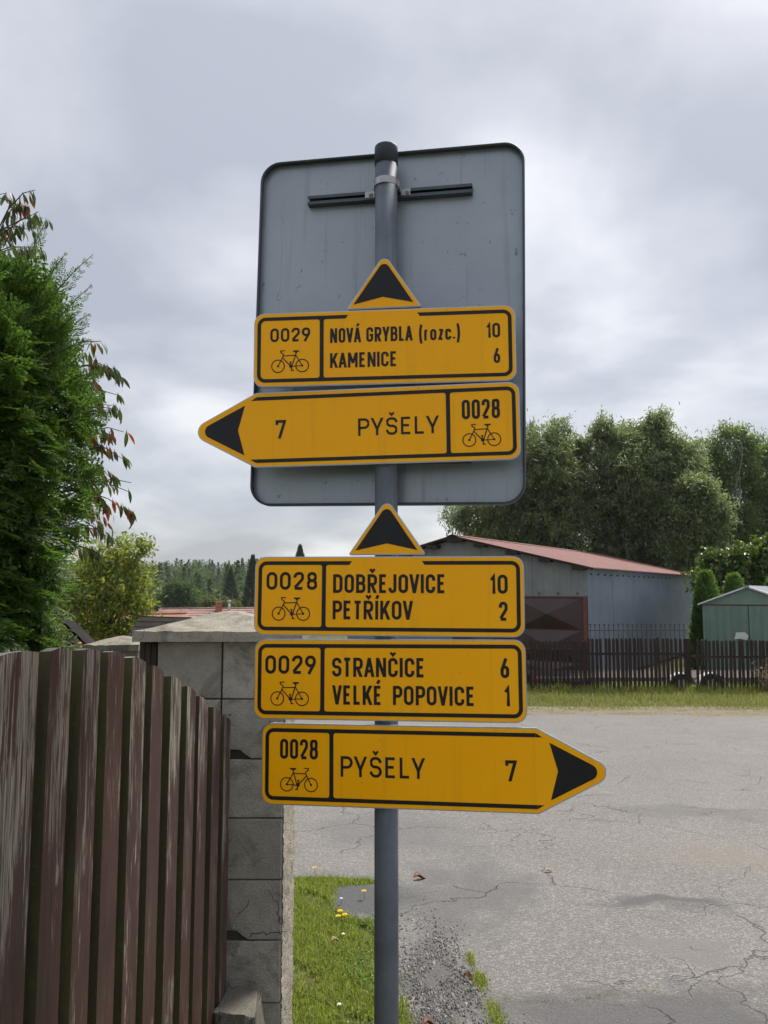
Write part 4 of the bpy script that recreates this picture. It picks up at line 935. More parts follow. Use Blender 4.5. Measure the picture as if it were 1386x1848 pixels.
# ------------------------------------------------------------------ picket fence along the verge
MAT['picket'] = simple('dark_brown_stain', (.028, .017, .014), .75, var=.4, scale=2, stretch=(20, 20, 2), bump=.2)
pf = empty('picket_fence', (6.3, 20, gz(6.3, 20)), 0, 'dark brown picket fence running along the far verge', 'fence'); fz = -pf.location.z
rp = random.Random(9); meshes = []
for v in range(6):
    mb = MB(); w_ = .033; tip = .045 + .012 * (v % 3); mb.prism([(-w_, 0), (w_, 0), (w_, 1.30), (w_ * .2, 1.30 + tip), (-w_, 1.30 + tip * .5)], -.011, .011, axis='y'); me = mb.mesh('picket'); me.materials.append(MAT['picket']); meshes.append(me)
x = -4.6; k = 0
while x < 6.2:
    if not (1.22 < x < 1.46):
        o = link('picket', meshes[rp.randrange(6)], None, pf); sec = 0 if x < -1.2 else (1 if x < 1.3 else 2); drop = (-.06, .0, -.05)[sec]
        o.location = (x, rp.uniform(-.006, .006), .03 + drop + rp.uniform(-.012, .012)); o.rotation_euler = (0, rp.gauss(0, .009) + (.02 if sec == 2 else 0), rp.gauss(0, .03))
    x += .1045 + rp.uniform(-.004, .004); k += 1
for (a, b, zt, zb) in ((-4.7, -1.15, .10, -.84), (-1.32, 1.27, .0, -.92), (1.42, 6.3, -.08, -.93)):
    for z in (zt, zb): mb = MB(); mb.box((a, .013, z + fz - .03), (b, .055, z + fz + .03)); mb.build('fence_rail', 'picket', pf)
for x, hh in ((-1.24, 1.28), (1.35, 1.36), (3.9, 1.3), (-4.7, 1.3)):
    mb = MB(); mb.box((x - .07 if abs(x - 1.35) < .1 else x - .04, .057, -.1), (x + .07 if abs(x - 1.35) < .1 else x + .04, .16, hh)); mb.build('fence_post', 'picket', pf)
rf = empty('rod_fence', (6.6, 21, gz(6.6, 21)), 0, 'thin iron rod fence, its spikes showing above the pickets before the barn wall', 'fence'); rz = -rf.location.z
mb = MB(); mb.tube([(0, 0, 0), (0, 0, 1.0 + .66 + .2)], .009, 6); mb.prism(circle(0, 0, .018, 6), 1.86, 1.90); rodm = mb.mesh('rod'); rodm.materials.append(MAT['dark'])
for k in range(21):
    o = link('rod', rodm, None, rf); o.location = (-1.15 + k * .124, 0, rz - 1.20 + .0 + rp.uniform(-.01, .01)); o.scale = (1, 1, 1)
for z in (.53, -.7): mb = MB(); mb.tube([(-1.2, .012, z + rz), (1.4, .012, z + rz)], .008, 6); mb.build('rod_rail', 'dark', rf)

# ------------------------------------------------------------------ trailer parked behind the fence
MAT['rubber'] = simple('tyre_rubber', (.02, .02, .021), .85, bump=.2, scale=40); MAT['rim'] = simple('silver_wheel', (.45, .46, .47), .4, .6)
MAT['trailer'] = corr_mat('galvanised_trailer', (.12, .122, .125), (.07, .06, .05), .3, .7, .2); MAT['fender'] = simple('pale_mudguard', (.62, .62, .60), .5); MAT['redlamp'] = simple('red_lamp_lens', (.4, .02, .015), .25)
tr = empty('car_trailer', (8.4, 22.1, gz(8.4, 22.1)), R(1), 'low twin-axle trailer with pale mudguards parked behind the picket fence', 'trailer'); tz = -tr.location.z
mb = MB(); mb.box((-4.2, -.12, -.90 + tz), (3.6, -.03, -.80 + tz)); mb.box((-4.2, 1.75, -.90 + tz), (3.6, 1.84, -.80 + tz)); mb.build('chassis_beam', 'trailer', tr)
mb = MB(); mb.box((-4.2, -.03, -.86 + tz), (3.6, 1.75, -.815 + tz)); mb.build('deck', 'darkwood', tr)
mb = MB(); mb.tube([(3.6, .1, -.85 + tz), (5.0, .9, -.86 + tz)], .04, 8); mb.tube([(3.6, 1.6, -.85 + tz), (5.0, .9, -.86 + tz)], .04, 8); mb.build('drawbar', 'trailer', tr)
mb = MB(); mb.box((-4.26, -.1, -.95 + tz), (-4.205, .22, -.82 + tz)); mb.build('tail_lamp', 'redlamp', tr)
for wx in (-.30, .52):
    cz = -.985 + tz
    mb = MB(); vs = []; n = 32; prof = [(.17, -.09), (.27, -.10), (.295, -.06), (.295, .06), (.27, .10), (.17, .09)]
    for i in range(n):
        a = 2 * math.pi * i / n
        for r_, y in prof: vs.append((r_ * math.cos(a), y, r_ * math.sin(a)))
    m = len(prof); mb.add(vs, [(i * m + q_, i * m + (q_ + 1) % m, ((i + 1) % n) * m + (q_ + 1) % m, ((i + 1) % n) * m + q_) for i in range(n) for q_ in range(m)], 0, True)
    wh = empty('wheel'); wh.parent = tr; wh.location = (wx, -.26, cz); mb.build('tyre', 'rubber', wh)
    mb = MB(); mb.prism(circle(0, 0, .168, 24), -.06, -.03, axis='y'); mb.prism(circle(0, 0, .05, 12), -.095, -.061, axis='y')
    for q_ in range(5): a = 2 * math.pi * q_ / 5; mb.prism(circle(.11 * math.cos(a), .11 * math.sin(a), .02, 8), -.064, -.0605, axis='y')
    mb.build('rim', 'rim', wh)
    mb = MB(); vs = []; ang = [math.pi * (k / 14) for k in range(15)]
    for a in ang:
        for r_, y in ((.36, -.14), (.36, .14), (.345, .14), (.345, -.14)): vs.append((r_ * math.cos(a) * 1.05, y, r_ * math.sin(a) * .92))
    mb.add(vs, [(4 * k + q_, 4 * k + (q_ + 1) % 4, 4 * k + 4 + (q_ + 1) % 4, 4 * k + 4 + q_) for k in range(14) for q_ in range(4)]); o = mb.build('mudguard', 'fender', tr); o.location = (wx, -.26, cz)

# ------------------------------------------------------------------ thuja hedge behind the gate
def sprays(centers, axes, normals, size, seed):
    """flat fern-like sprays: every spray a midrib with side twigs that fork, as slim diamonds"""
    r = np.random.default_rng(seed); C = []; A = []; Nn = []; L = []; W = []
    a = unit(axes); s = unit(np.cross(a, normals)); n = unit(np.cross(s, a))
    def put(c, ax, l, w_): C.append(c); A.append(ax); Nn.append(n); L.append(l); W.append(w_)
    put(centers + a * size[:, None] * .5, a, size, size * .035)
    for k in range(9):
        t = .10 + .095 * k; sd = 1 if k % 2 else -1; ln = size * (.46 * (1 - t) + .10) * r.uniform(.75, 1.25, len(size))
        dirv = unit(a * .85 + s * sd * .75 + n * r.normal(0, .12, (len(size), 1)) - np.array([0, 0, .22]) * (ln / .06)[:, None] * .25)
        b = centers + a * (size * t)[:, None] - n * (size * .10 * t * t)[:, None]; put(b + dirv * (ln * .5)[:, None], dirv, ln, size * .068)
        for m in (.35, .6, .8):
            for s2 in (1, -1):
                if m == .8 and s2 == sd: continue
                l2 = ln * .42 * (1.15 - m); l2 = np.maximum(l2, size * .08); d2 = unit(dirv * .8 + (s * sd * .2 + a * .75 * s2 * sd) * .6)
                put(b + dirv * (ln * m)[:, None] + d2 * (l2 * .5)[:, None], d2, l2, size * .056)
    return leaves(np.concatenate(C), np.concatenate(A), np.concatenate(Nn), np.concatenate(L), np.concatenate(W), .05)
hb = Vector((-2.0, 3.55, gz(-2, 3.55))); hedge = empty('thuja_hedge', hb, 0, 'tall dense green thuja rising behind the wooden gate', 'shrub')
q = np.random.default_rng(77); n = 9500
z = q.uniform(.55, 3.12, n); ang = R(-118) + q.random(n) * R(150)
def hr(z_): return np.interp(z_, [0, .9, 1.25, 1.5, 1.85, 2.3, 2.6, 2.9, 3.1, 3.3], [.60, .60, .57, .49, .53, .58, .57, .47, .36, .12])
lump = .045 * np.sin(ang * 9 + z * 5) + .035 * np.sin(z * 11 - ang * 6) + .02 * np.sin(z * 23 + ang * 17)
depth = q.random(n) ** 1.6 * .22; rad = hr(z + hb.z + .06) - .07 + lump - depth
c = np.stack([np.cos(ang) * rad, np.sin(ang) * rad * 1.05, z], 1)
up = np.clip((z - 2.2) / .9, 0, 1)[:, None]
ax = unit(np.stack([np.cos(ang), np.sin(ang), np.full(n, .1)], 1) * .8 + q.normal(0, .42, (n, 3)) + np.array([0, 0, -.28]) * (1 - up) + np.array([0, 0, 1.0]) * up)
nr = unit(np.array([0, 0, 1.0]) + np.stack([np.cos(ang), np.sin(ang), np.zeros(n)], 1) * .7 + q.normal(0, .35, (n, 3)))
v, f = sprays(c, ax, nr, q.uniform(.08, .16, n), 5); tag(npmesh('foliage', v, f, 'thuja', hedge), kind='stuff')
qi = 9000; zi = q.uniform(.3, 2.95, qi); ai = q.random(qi) * 2 * math.pi; ri = np.maximum(.05, (hr(zi + hb.z + .12) - .17)) * q.random(qi) ** .4
v, f = leaves(np.stack([np.cos(ai) * ri, np.sin(ai) * ri, zi], 1), unit(q.normal(size=(qi, 3)) + np.array([0, 0, -.5])), unit(q.normal(size=(qi, 3))), q.uniform(.05, .12, qi), q.uniform(.02, .05, qi)); tag(npmesh('inner_foliage', v, f, 'thuja', hedge), kind='stuff')
# loose leading shoots at the top
tips = []; lead = MB(); rt = random.Random(8)
for (x, y, z0, dx, dz, ln) in ((-1.66, 3.45, 2.95, .12, .30, .34), (-1.60, 3.45, 2.78, .20, .26, .44), (-1.58, 3.44, 2.85, .16, .28, .30), (-1.56, 3.47, 2.70, .20, .22, .36), (-1.52, 3.48, 2.66, .18, .18, .26), (-1.53, 3.42, 2.58, .22, .12, .26), (-1.50, 3.5, 2.50, .22, .07, .24), (-1.82, 3.5, 2.92, .05, .3, .26), (-1.44, 3.5, 2.36, .2, .04, .20), (-1.66, 3.5, 2.82, .14, .24, .30), (-1.58, 3.46, 2.62, .2, .2, .30), (-1.42, 3.5, 2.1, .2, .02, .16)):
    a = Vector((x, y, z0)); d = Vector((dx, rt.uniform(-.04, .04), dz)).normalized(); pts = [a + d * ln * t + Vector((0, 0, .03 * math.sin(t * 3))) for t in (0, .35, .7, 1)]
    lead.tube([p - hb for p in pts], [.004, .003, .002, .001], 5)
    for t in np.linspace(.0, .95, 10):
        for sd in (-1, 1): tips.append((a + d * ln * t - hb, (d * 1.2 + d.cross(Vector((0, 1, 0))) * sd * .55 + Vector((0, rt.uniform(-.3, .3), 0))).normalized(), .13 * (1.12 - t) * rt.uniform(.7, 1.2)))
tag(lead.build('leading_shoots', 'bark', hedge, fix=False), kind='stuff')
v, f = sprays(np.array([t[0] for t in tips]), np.array([t[1] for t in tips]), unit(np.random.default_rng(4).normal(size=(len(tips), 3)) + np.array([0, -1.0, .3])), np.array([t[2] for t in tips]), 6); tag(npmesh('shoot_sprays', v, f, 'thuja', hedge), kind='stuff')
mb = MB(); mb.tube([(0, 0, -.1), (0, 0, 1.5), (0, 0, 2.8)], [.07, .05, .015], 10)
for k in range(40): a = rt.uniform(-2, .6); z_ = rt.uniform(.5, 2.6); rr_2 = rt.uniform(.35, .5); mb.tube([(0, 0, z_ - .15), (math.cos(a) * rr_2 * .6, math.sin(a) * rr_2 * .6, z_), (math.cos(a) * rr_2, math.sin(a) * rr_2, z_ + .1)], [.014, .009, .004], 5, cap=False)
mb.build('trunk', 'bark', hedge, fix=False)

# ------------------------------------------------------------------ tree with hanging leaves behind the thuja
def cherry_leaf_mat(name, a, b, tc_):
    t = NT(name); c = t.mix(t.objrand(), a, b); n = t.noise(t.co(), 60, 3); c = t.mix(t.rng(n, .45, .7, 0, .5), c, tuple(x * .55 for x in a)); t.fin(c, .4, 0, .45)
    tr_ = t.n('ShaderNodeBsdfTranslucent'); t.set(tr_.inputs[0], tc_); mx = t.n('ShaderNodeMixShader', {0: .35}); t.set(mx.inputs[1], t.b.outputs[0]); t.set(mx.inputs[2], tr_.outputs[0]); t.t.links.new(mx.outputs[0], t.out.inputs[0]); return t.m
MAT['cherry_g'] = cherry_leaf_mat('cherry_leaf_green', (.030, .050, .016), (.065, .085, .030), (.12, .17, .03)); MAT['cherry_r'] = cherry_leaf_mat('cherry_leaf_red', (.20, .055, .022), (.10, .06, .02), (.40, .10, .03))
def leaf_mesh(mat):
    n = 7; vs = []; fs = []
    for k in range(n):
        t = k / (n - 1); wd = .0155 * math.sin(math.pi * min(1, t * .93 + .03)) ** .8 * (1 - .25 * t); x = .095 * t; zc = -.018 * t * t
        vs += [(x, -wd, zc + wd * .35), (x, 0, zc), (x, wd, zc + wd * .35)]
    for k in range(n - 1): a = 3 * k; fs += [(a, a + 3, a + 4, a + 1), (a + 1, a + 4, a + 5, a + 2)]
    vs.append((-.022, 0, .006)); fs.append((0, 1, len(vs) - 1)); fs.append((1, 2, len(vs) - 1))
    me = bpy.data.meshes.new('leaf'); me.from_pydata(vs, [], fs); me.materials.append(MAT[mat]); me.polygons.foreach_set('use_smooth', [True] * len(fs)); return me
lg, lr = leaf_mesh('cherry_g'), leaf_mesh('cherry_r')
ct = empty('cherry_tree', (-2.35, 4.4, gz(-2.35, 4.4)), 0, 'cherry-like tree with hanging green and rust-red leaves behind the thuja', 'tree'); cb = Vector(ct.location)
tw_ = MB(); tw_.tube([(0, 0, -.1), (.03, 0, 1.4), (.12, -.05, 2.4), (.2, -.1, 3.6)], [.06, .05, .035, .012], 9)
def k42(px, py, y=4.2): return Vector(((px - 693) / 1420 / (.99515 - .0984 * (924 - py) / 1420) * y, y, 1.6 + y * (.0984 + .99515 * (924 - py) / 1420) / (.99515 - .0984 * (924 - py) / 1420)))
twigs = [  # world-space twigs (start, end, leaves, share of red)
 ((-2.20, 4.25, 3.55), (-1.95, 4.2, 3.87), 21, .35), ((-2.25, 4.2, 3.45), (-1.90, 4.2, 3.70), 19, .3), ((-2.3, 4.2, 3.35), (-1.92, 4.2, 3.52), 16, .25), ((-2.35, 4.2, 3.65), (-2.10, 4.2, 3.80), 13, .2), ((-2.2, 4.15, 3.3), (-1.98, 4.15, 3.42), 13, .2), ((-2.25, 4.3, 3.6), (-2.02, 4.3, 3.66), 14, .1),
 ((-1.85, 4.2, 2.82), (-1.55, 4.2, 2.98), 13, .05), ((-1.80, 4.2, 2.70), (-1.45, 4.2, 2.83), 21, .05), ((-1.78, 4.2, 2.62), (-1.45, 4.2, 2.68), 14, .1), ((-1.75, 4.2, 2.50), (-1.46, 4.2, 2.60), 13, .15), ((-1.7, 4.2, 2.38), (-1.41, 4.2, 2.48), 10, .5), ((-1.75, 4.2, 2.32), (-1.41, 4.2, 2.34), 19, .4), ((-1.7, 4.2, 2.2), (-1.48, 4.2, 2.25), 11, .35), ((-1.7, 4.2, 2.10), (-1.36, 4.2, 2.20), 5, .1), ((-1.72, 4.2, 2.13), (-1.38, 4.2, 2.04), 19, .6), ((-1.72, 4.2, 2.02), (-1.50, 4.2, 1.98), 13, .25), ((-1.7, 4.2, 1.90), (-1.47, 4.2, 1.90), 11, .2), ((-1.68, 4.2, 1.80), (-1.52, 4.2, 1.78), 10, .2), ((-1.72, 4.25, 2.2), (-1.56, 4.25, 2.12), 13, .6), ((-1.75, 4.25, 2.75), (-1.58, 4.25, 2.72), 13, .3), ((-1.75, 4.25, 2.45), (-1.58, 4.25, 2.40), 13, .4)]
rc = random.Random(12)
n_front = len(twigs); twigs += [((a[0] + rc.uniform(-.05, .03), a[1] + .06, a[2] + rc.uniform(-.07, .07)), (b[0] - rc.uniform(.02, .14), b[1] + .06, b[2] + rc.uniform(-.08, .08)), int(n_ * 1.5), red_) for a, b, n_, red_ in twigs]
rear = MB(); rear.sm = []
for ti_, (a, b, nl, red) in enumerate(twigs):
    a, b = Vector(a), Vector(b); st = Vector((.15 + rc.uniform(-.05, .05), -.05, min(3.4, max(1.3, a.z - .25 - cb.z)))); arc = rc.uniform(.03, .08); mid = [a.lerp(b, t) + Vector((0, 0, arc * math.sin(math.pi * t) - arc * .6 * t * t)) for t in (0, .35, .7, 1)]; b = b + Vector((.075, 0, 0)); a = a + Vector((.05, 0, 0))
    tw_.tube([st, st.lerp(a - cb, .6) + Vector((0, 0, .06))] + [m - cb for m in mid], [.010, .007, .005, .004, .003, .0018], 5, cap=False)
    for k in range(nl):
        t = min(1.0, max(.05, (1 - rc.random() ** 1.3 * .9))); p = a.lerp(b, t) - Vector((.04, 0, 0)) + Vector((0, 0, arc * math.sin(math.pi * t) - arc * .6 * t * t)) - cb + Vector((0, rc.uniform(-.03, .03), -.008))
        isr = rc.random() < red * .6; sd = rc.choice((-1, 1))
        d = Vector((rc.gauss(.32, .30), sd * rc.uniform(.1, .5), -1.0)).normalized(); qn = d.to_track_quat('X', 'Z') @ Matrix.Rotation(rc.uniform(-1.2, 1.2), 4, 'X').to_quaternion(); sc_ = rc.uniform(.5, .9)
        if ti_ < n_front:
            o = link('leaf', lr if isr else lg, None, ct); o.location = p; o.rotation_mode = 'QUATERNION'; o.rotation_quaternion = qn; o.scale = (sc_, sc_, sc_)
        else:
            T_ = Matrix.Translation(p) @ qn.to_matrix().to_4x4() @ Matrix.Scale(sc_, 4); rear.add([T_ @ v_.co for v_ in lg.vertices], [tuple(f_.vertices) for f_ in lg.polygons], 1 if isr else 0, True)
tag(rear.build('rear_leaves', ['cherry_g', 'cherry_r'], ct, fix=False), kind='stuff'); tw_.build('trunk', 'bark', ct, fix=False)

# ------------------------------------------------------------------ grass
def inpoly(x, y, poly):
    r = np.zeros(len(x), bool); n = len(poly); j = n - 1
    for i in range(n):
        xi, yi = poly[i]; xj, yj = poly[j]; c = ((yi > y) != (yj > y)) & (x < (xj - xi) * (y - yi) / (yj - yi + 1e-12) + xi); r ^= c; j = i
    return r
def blades(x, y, h, wd, seed, mat, name, label=None, parent=None, lean=.5):
    r = np.random.default_rng(seed); n = len(x); z = hgt(x, y); a = r.random(n) * 2 * math.pi; dx, dy = np.cos(a), np.sin(a); l = r.random(n) ** 1.3 * lean * h * 1.6; b = r.random(n) * 2 * math.pi; sx, sy = np.cos(b) * wd / 2, np.sin(b) * wd / 2
    p0 = np.stack([x - sx, y - sy, z], 1); p1 = np.stack([x + sx, y + sy, z], 1); m = np.stack([x + dx * l * .3, y + dy * l * .3, z + h * .6], 1); q0 = m - np.stack([sx, sy, sx * 0], 1) * .8; q1 = m + np.stack([sx, sy, sx * 0], 1) * .8
    t = np.stack([x + dx * l, y + dy * l, z + h * (1 - .35 * (l / h / (lean * 1.6 + .01)))], 1)
    v = np.stack([p0, p1, q1, q0, t], 1).reshape(-1, 3); k = np.arange(n) * 5; f = np.concatenate([np.stack([k, k + 1, k + 2], 1), np.stack([k, k + 2, k + 3], 1), np.stack([k + 3, k + 2, k + 4], 1)])
    return tag(npmesh(name, v, f, mat, parent), label, 'grass' if label else None, None, 'stuff')
lawn = [(p[0], p[1]) for p in edge[20:]] ; lawn = [p for p in edge if p[1] >= 2.4] + [(-2.2, 5.6), (-2.2, 2.4)]
gr = np.random.default_rng(15); N = 90000
x = gr.uniform(-1.1, .12, N); y = gr.uniform(2.6, 5.15, N); xj, yj = x + gr.normal(0, .018, N), y + gr.normal(0, .018, N); keep = inpoly(xj, yj, lawn) & ~((x < PX1 + .03) & (x > PX0 - .02) & (y > PY0) & (y < PY1 + .03)) & (gr.random(N) < np.where(x < -.62, .3, 1))
bald = np.sin(x * 9 + 1.7) * np.sin(y * 6.3 + .4) + .5 * np.sin(x * 21 + y * 13); keep &= ~((bald > .75) & (gr.random(N) < .85)); x, y = x[keep], y[keep]
hh = .022 + .035 * gr.random(len(x)) ** 1.5; hh *= np.where(y > 4.85, .75, 1.0)
blades(x, y, hh, .0045, 16, 'grass', 'lawn_grass', 'short sunlit green grass between the pillar and the pole', None, .8)
cx = np.concatenate([gr.normal(.415, .013, 420), gr.normal(.435, .020, 480), gr.normal(.40, .010, 160), gr.normal(-.30, .015, 160)]); cy = np.concatenate([gr.normal(3.58, .045, 420), gr.normal(3.26, .08, 480), gr.normal(3.80, .05, 160), gr.normal(4.80, .03, 160)])
blades(cx, cy, .012 + .034 * gr.random(len(cx)) ** 1.5, .0045, 17, 'grass', 'crack_grass', 'grass tufts sprouting from the seam in the asphalt right of the pole', None, .8)
cx = np.concatenate([gr.uniform(.48, 1.2, 260), gr.uniform(.10, .30, 160)]); cy = np.concatenate([3.44 + .05 * np.sin(cx[:260] * 7) + gr.normal(0, .006, 260), gr.normal(3.22, .03, 160)])
blades(cx, cy, .008 + .014 * gr.random(len(cx)), .004, 18, 'grass', 'seam_moss', 'thin line of moss and grass along the asphalt crack at lower right', None, .8)
N = 60000; x = gr.uniform(-.5, 13.5, N) ; y = 16.3 + 3.9 * gr.random(N) ** .85 + .25 * np.sin(x * 1.3); y = np.where(gr.random(N) < .12, gr.uniform(15.3, 16.6, N), y); dens = np.clip((y - 15.9) / 1.3, .22, 1) * (.75 + .35 * np.sin(x * 2.1 + y)); k_ = gr.random(N) < dens; x, y = x[k_], y[k_]
hh = (.05 + .10 * gr.random(len(x)) ** 2) * np.clip(.45 + (y - 16.5) * .33, .3, 1.9); blades(x, y, hh, .014, 19, 'drygrass', 'verge_grass', 'rough mixed green and straw grass on the verge before the picket fence', None, .7)
N = 5000; x = gr.uniform(.5, 12.5, N); y = gr.normal(19.8, .14, N); blades(x, y, .10 + .28 * gr.random(N) ** 2.2, .014, 20, 'grass', 'fence_grass', 'taller green grass growing against the foot of the picket fence', None, .5)
N = 9000; x = gr.uniform(-.62, .10, N); y = gr.uniform(2.7, 5.0, N); pat = np.sin(x * 14 + 2) + np.sin(y * 9 + x * 4); k_ = inpoly(x, y, lawn) & (x > PX1 + .03) & (pat + gr.normal(0, .4, N) > .55); x, y = x[k_], y[k_]
v, f = leaves(np.stack([x, y, hgt(x, y) + gr.uniform(.012, .04, len(x))], 1), gr.normal(size=(len(x), 3)) * np.array([1, 1, .25]), np.array([0, 0, 1.0]) + gr.normal(0, .25, (len(x), 3)), gr.uniform(.008, .018, len(x)), gr.uniform(.007, .014, len(x)))
tag(npmesh('lawn_clover', v, f, 'clover'), 'low clover leaves mixed into the lawn by the pillar', 'clover', None, 'stuff')
N = 5000; x = gr.uniform(-.6, .12, N); y = gr.uniform(2.7, 5.05, N); pat = np.sin(x * 11 - 1) * np.sin(y * 7.7 + x * 3); k_ = inpoly(x, y, lawn) & (x > PX1 + .03) & (pat + gr.normal(0, .25, N) > .55); x, y = x[k_], y[k_]
blades(x, y, .012 + .02 * gr.random(len(x)), .004, 23, 'dryleaf', 'dead_grass', 'straw-coloured dead grass patches in the lawn', None, 1.2)
# gravel where the asphalt has broken up
gv = MB(); rg = random.Random(6)
for k in range(6500):
    x_, y_ = rg.gauss(.24, .11), rg.gauss(3.4, .42); r_ = min(.013, .0032 * math.exp(rg.gauss(.45, .42)))
    dn = math.sin(x_ * 23 + y_ * 5) + math.sin(y_ * 11 - x_ * 17) + .6 * math.sin(x_ * 41 + y_ * 29)
    if x_ < .04 or y_ < 2.7 or (x_ > .40 and rg.random() < .85) or dn + rg.gauss(0, .8) < -.7: continue
    b_ = len(gv.v); z_ = gz(x_, y_) + .011
    gv.v += [(x_ + r_ * rg.uniform(.6, 1.2) * math.cos(a), y_ + r_ * rg.uniform(.6, 1.2) * math.sin(a), z_ - .003) for a in (0, 1.26, 2.5, 3.77, 5.0)] + [(x_ + r_ * .5 * math.cos(a), y_ + r_ * .5 * math.sin(a), z_ + r_ * rg.uniform(.4, .8)) for a in (.4, 2.4, 4.4)]
    for q_ in ((0, 1, 5), (1, 6, 5), (1, 2, 6), (2, 3, 6), (3, 7, 6), (3, 4, 7), (4, 0, 7), (0, 5, 7), (5, 6, 7)): gv.f.append(tuple(b_ + i for i in q_)); gv.mi.append(0); gv.sm.append(False)
def gravel_mat():
    t = NT('loose_chippings'); c = t.ramp(t.island(), [(0, (.09, .085, .082)), (.5, (.17, .162, .155)), (.85, (.26, .25, .24)), (1, (.40, .38, .36))]); return t.fin(c, .85, 0, .3)
MAT['gravel'] = gravel_mat(); tag(gv.build('gravel', 'gravel'), 'loose dark chippings of broken asphalt right of the pole foot', 'gravel', None, 'stuff')
# fallen leaves, dandelions
MAT['deadleaf'] = simple('dead_leaf', (.20, .085, .045), .7, var=.4, scale=60); MAT['paledead'] = simple('pale_dead_leaf', (.42, .27, .16), .7, var=.3, scale=60)
def dead_leaf(x, y, ln, rz_, mat, label, curl=1.0):
    vs = []; fs = []; n = 8
    for k in range(n):
        t = k / (n - 1); wd = ln * .24 * math.sin(math.pi * (t * .9 + .05)); zc = .012 + curl * ln * .10 * math.sin(t * 5.5)
        vs += [(ln * (t - .5), -wd, zc + wd * .7 * curl), (ln * (t - .5), 0, zc), (ln * (t - .5), wd, zc + wd * .9 * curl)]
    for k in range(n - 1): a = 3 * k; fs += [(a, a + 3, a + 4, a + 1), (a + 1, a + 4, a + 5, a + 2)]
    mb = MB(); mb.add(vs, fs, 0, True); o = mb.build('fallen_leaf', mat, fix=False); o.location = (x, y, gz(x, y) + .006); o.rotation_euler = (0, 0, rz_); tag(o, label, 'leaf', 'fallen leaves')
dead_leaf(.218, 5.04, .085, .35, 'deadleaf', 'curled brown dead leaf lying on asphalt just right of the pole', 1.3)
dead_leaf(1.043, 5.19, .055, .1, 'paledead', 'small pale dead leaf on the open asphalt at right')
dead_leaf(.365, 3.59, .055, -.8, 'deadleaf', 'crumpled rust-brown leaf beside the grass tuft in the asphalt seam', 1.8)
dead_leaf(.17, 3.19, .055, .5, 'deadleaf', 'brown dead leaf at the very bottom edge near the pole', 1.5)
dead_leaf(-.235, 4.02, .06, .4, 'paledead', 'tan dead leaf lying in the lawn grass', 1.2)
MAT['dand'] = simple('dandelion_yellow', (.75, .48, .01), .7); MAT['stemg'] = simple('flower_stem_green', (.10, .16, .03), .6); MAT['daisy'] = simple('white_petals', (.75, .75, .7), .7)
for i, (x_, y_, m_, lb) in enumerate(((-.235, 4.33, 'dand', 'leftmost yellow dandelion of the cluster at the lawn edge'), (-.205, 4.27, 'dand', 'right yellow dandelion at the lawn edge by the dark patch'), (-.235, 4.25, 'dand', 'yellow dandelion nearest the camera in the lawn cluster'), (-.11, 4.66, 'dand', 'single yellow dandelion head over the dark asphalt patch'), (-.43, 5.12, 'dand', 'yellow dandelion at the far corner of the lawn by the pillar'), (-.235, 4.58, 'daisy', 'tiny white flower on the dark asphalt patch'), (-.20, 4.05, 'daisy', 'white daisy in the middle of the lawn'), (-.18, 3.3, 'daisy', 'white daisy in the lawn close to the bottom edge'))):
    rt_ = empty('dandelion' if m_ == 'dand' else 'daisy', (x_, y_, gz(x_, y_)), i * .7, lb, 'flower', 'small flowers in the lawn'); mb = MB(); h_ = .055 if m_ == 'dand' else .04; mb.tube([(0, 0, 0), (.003, 0, h_ * .5), (.004, .002, h_)], .0012, 5); mb.build('stem', 'stemg', rt_)
    mb = MB(); nP = 14
    for q_ in range(nP):
        a = 2 * math.pi * q_ / nP; r_ = .014 if m_ == 'dand' else .009; mb.add([(.004, .002, h_), (.004 + r_ * math.cos(a - .2), .002 + r_ * math.sin(a - .2), h_ + .004), (.004 + r_ * 1.1 * math.cos(a), .002 + r_ * 1.1 * math.sin(a), h_ + .003), (.004 + r_ * math.cos(a + .2), .002 + r_ * math.sin(a + .2), h_ + .004)], [(0, 1, 2, 3)])
    mb.prism(circle(.004, .002, .006, 8), h_ + .001, h_ + .006); mb.build('flower_head', m_, rt_, fix=False)
# dry plant at the right edge
dp = empty('dry_weed', (9.35, 19.55, gz(9.35, 19.55)), 0, 'tall dry tan weed standing before the fence at right', 'plant'); mb = MB(); sd_ = []
rw = random.Random(14)
for k in range(16):
    a = rw.uniform(0, 6.28); h_ = rw.uniform(.45, .85); sp = rw.uniform(.05, .3); p = [(0, 0, 0), (sp * .5 * math.cos(a), sp * .5 * math.sin(a), h_ * .55), (sp * math.cos(a), sp * math.sin(a), h_)]; mb.tube(p, [.007, .005, .003], 5)
    for q_ in range(14): t = rw.uniform(.5, 1.05); sd_.append((sp * t * math.cos(a) + rw.gauss(0, .03), sp * t * math.sin(a) + rw.gauss(0, .03), h_ * t + rw.gauss(0, .03)))
MAT['dry'] = simple('dry_stalk', (.26, .19, .12), .8);
mb.build('stalks', 'dry', dp); sd_ = np.array(sd_); r_ = np.random.default_rng(3); v, f = leaves(sd_, r_.normal(size=sd_.shape), r_.normal(size=sd_.shape), np.full(len(sd_), .07), np.full(len(sd_), .03)); tag(npmesh('seed_heads', v, f, 'dryleaf', dp), kind='stuff')

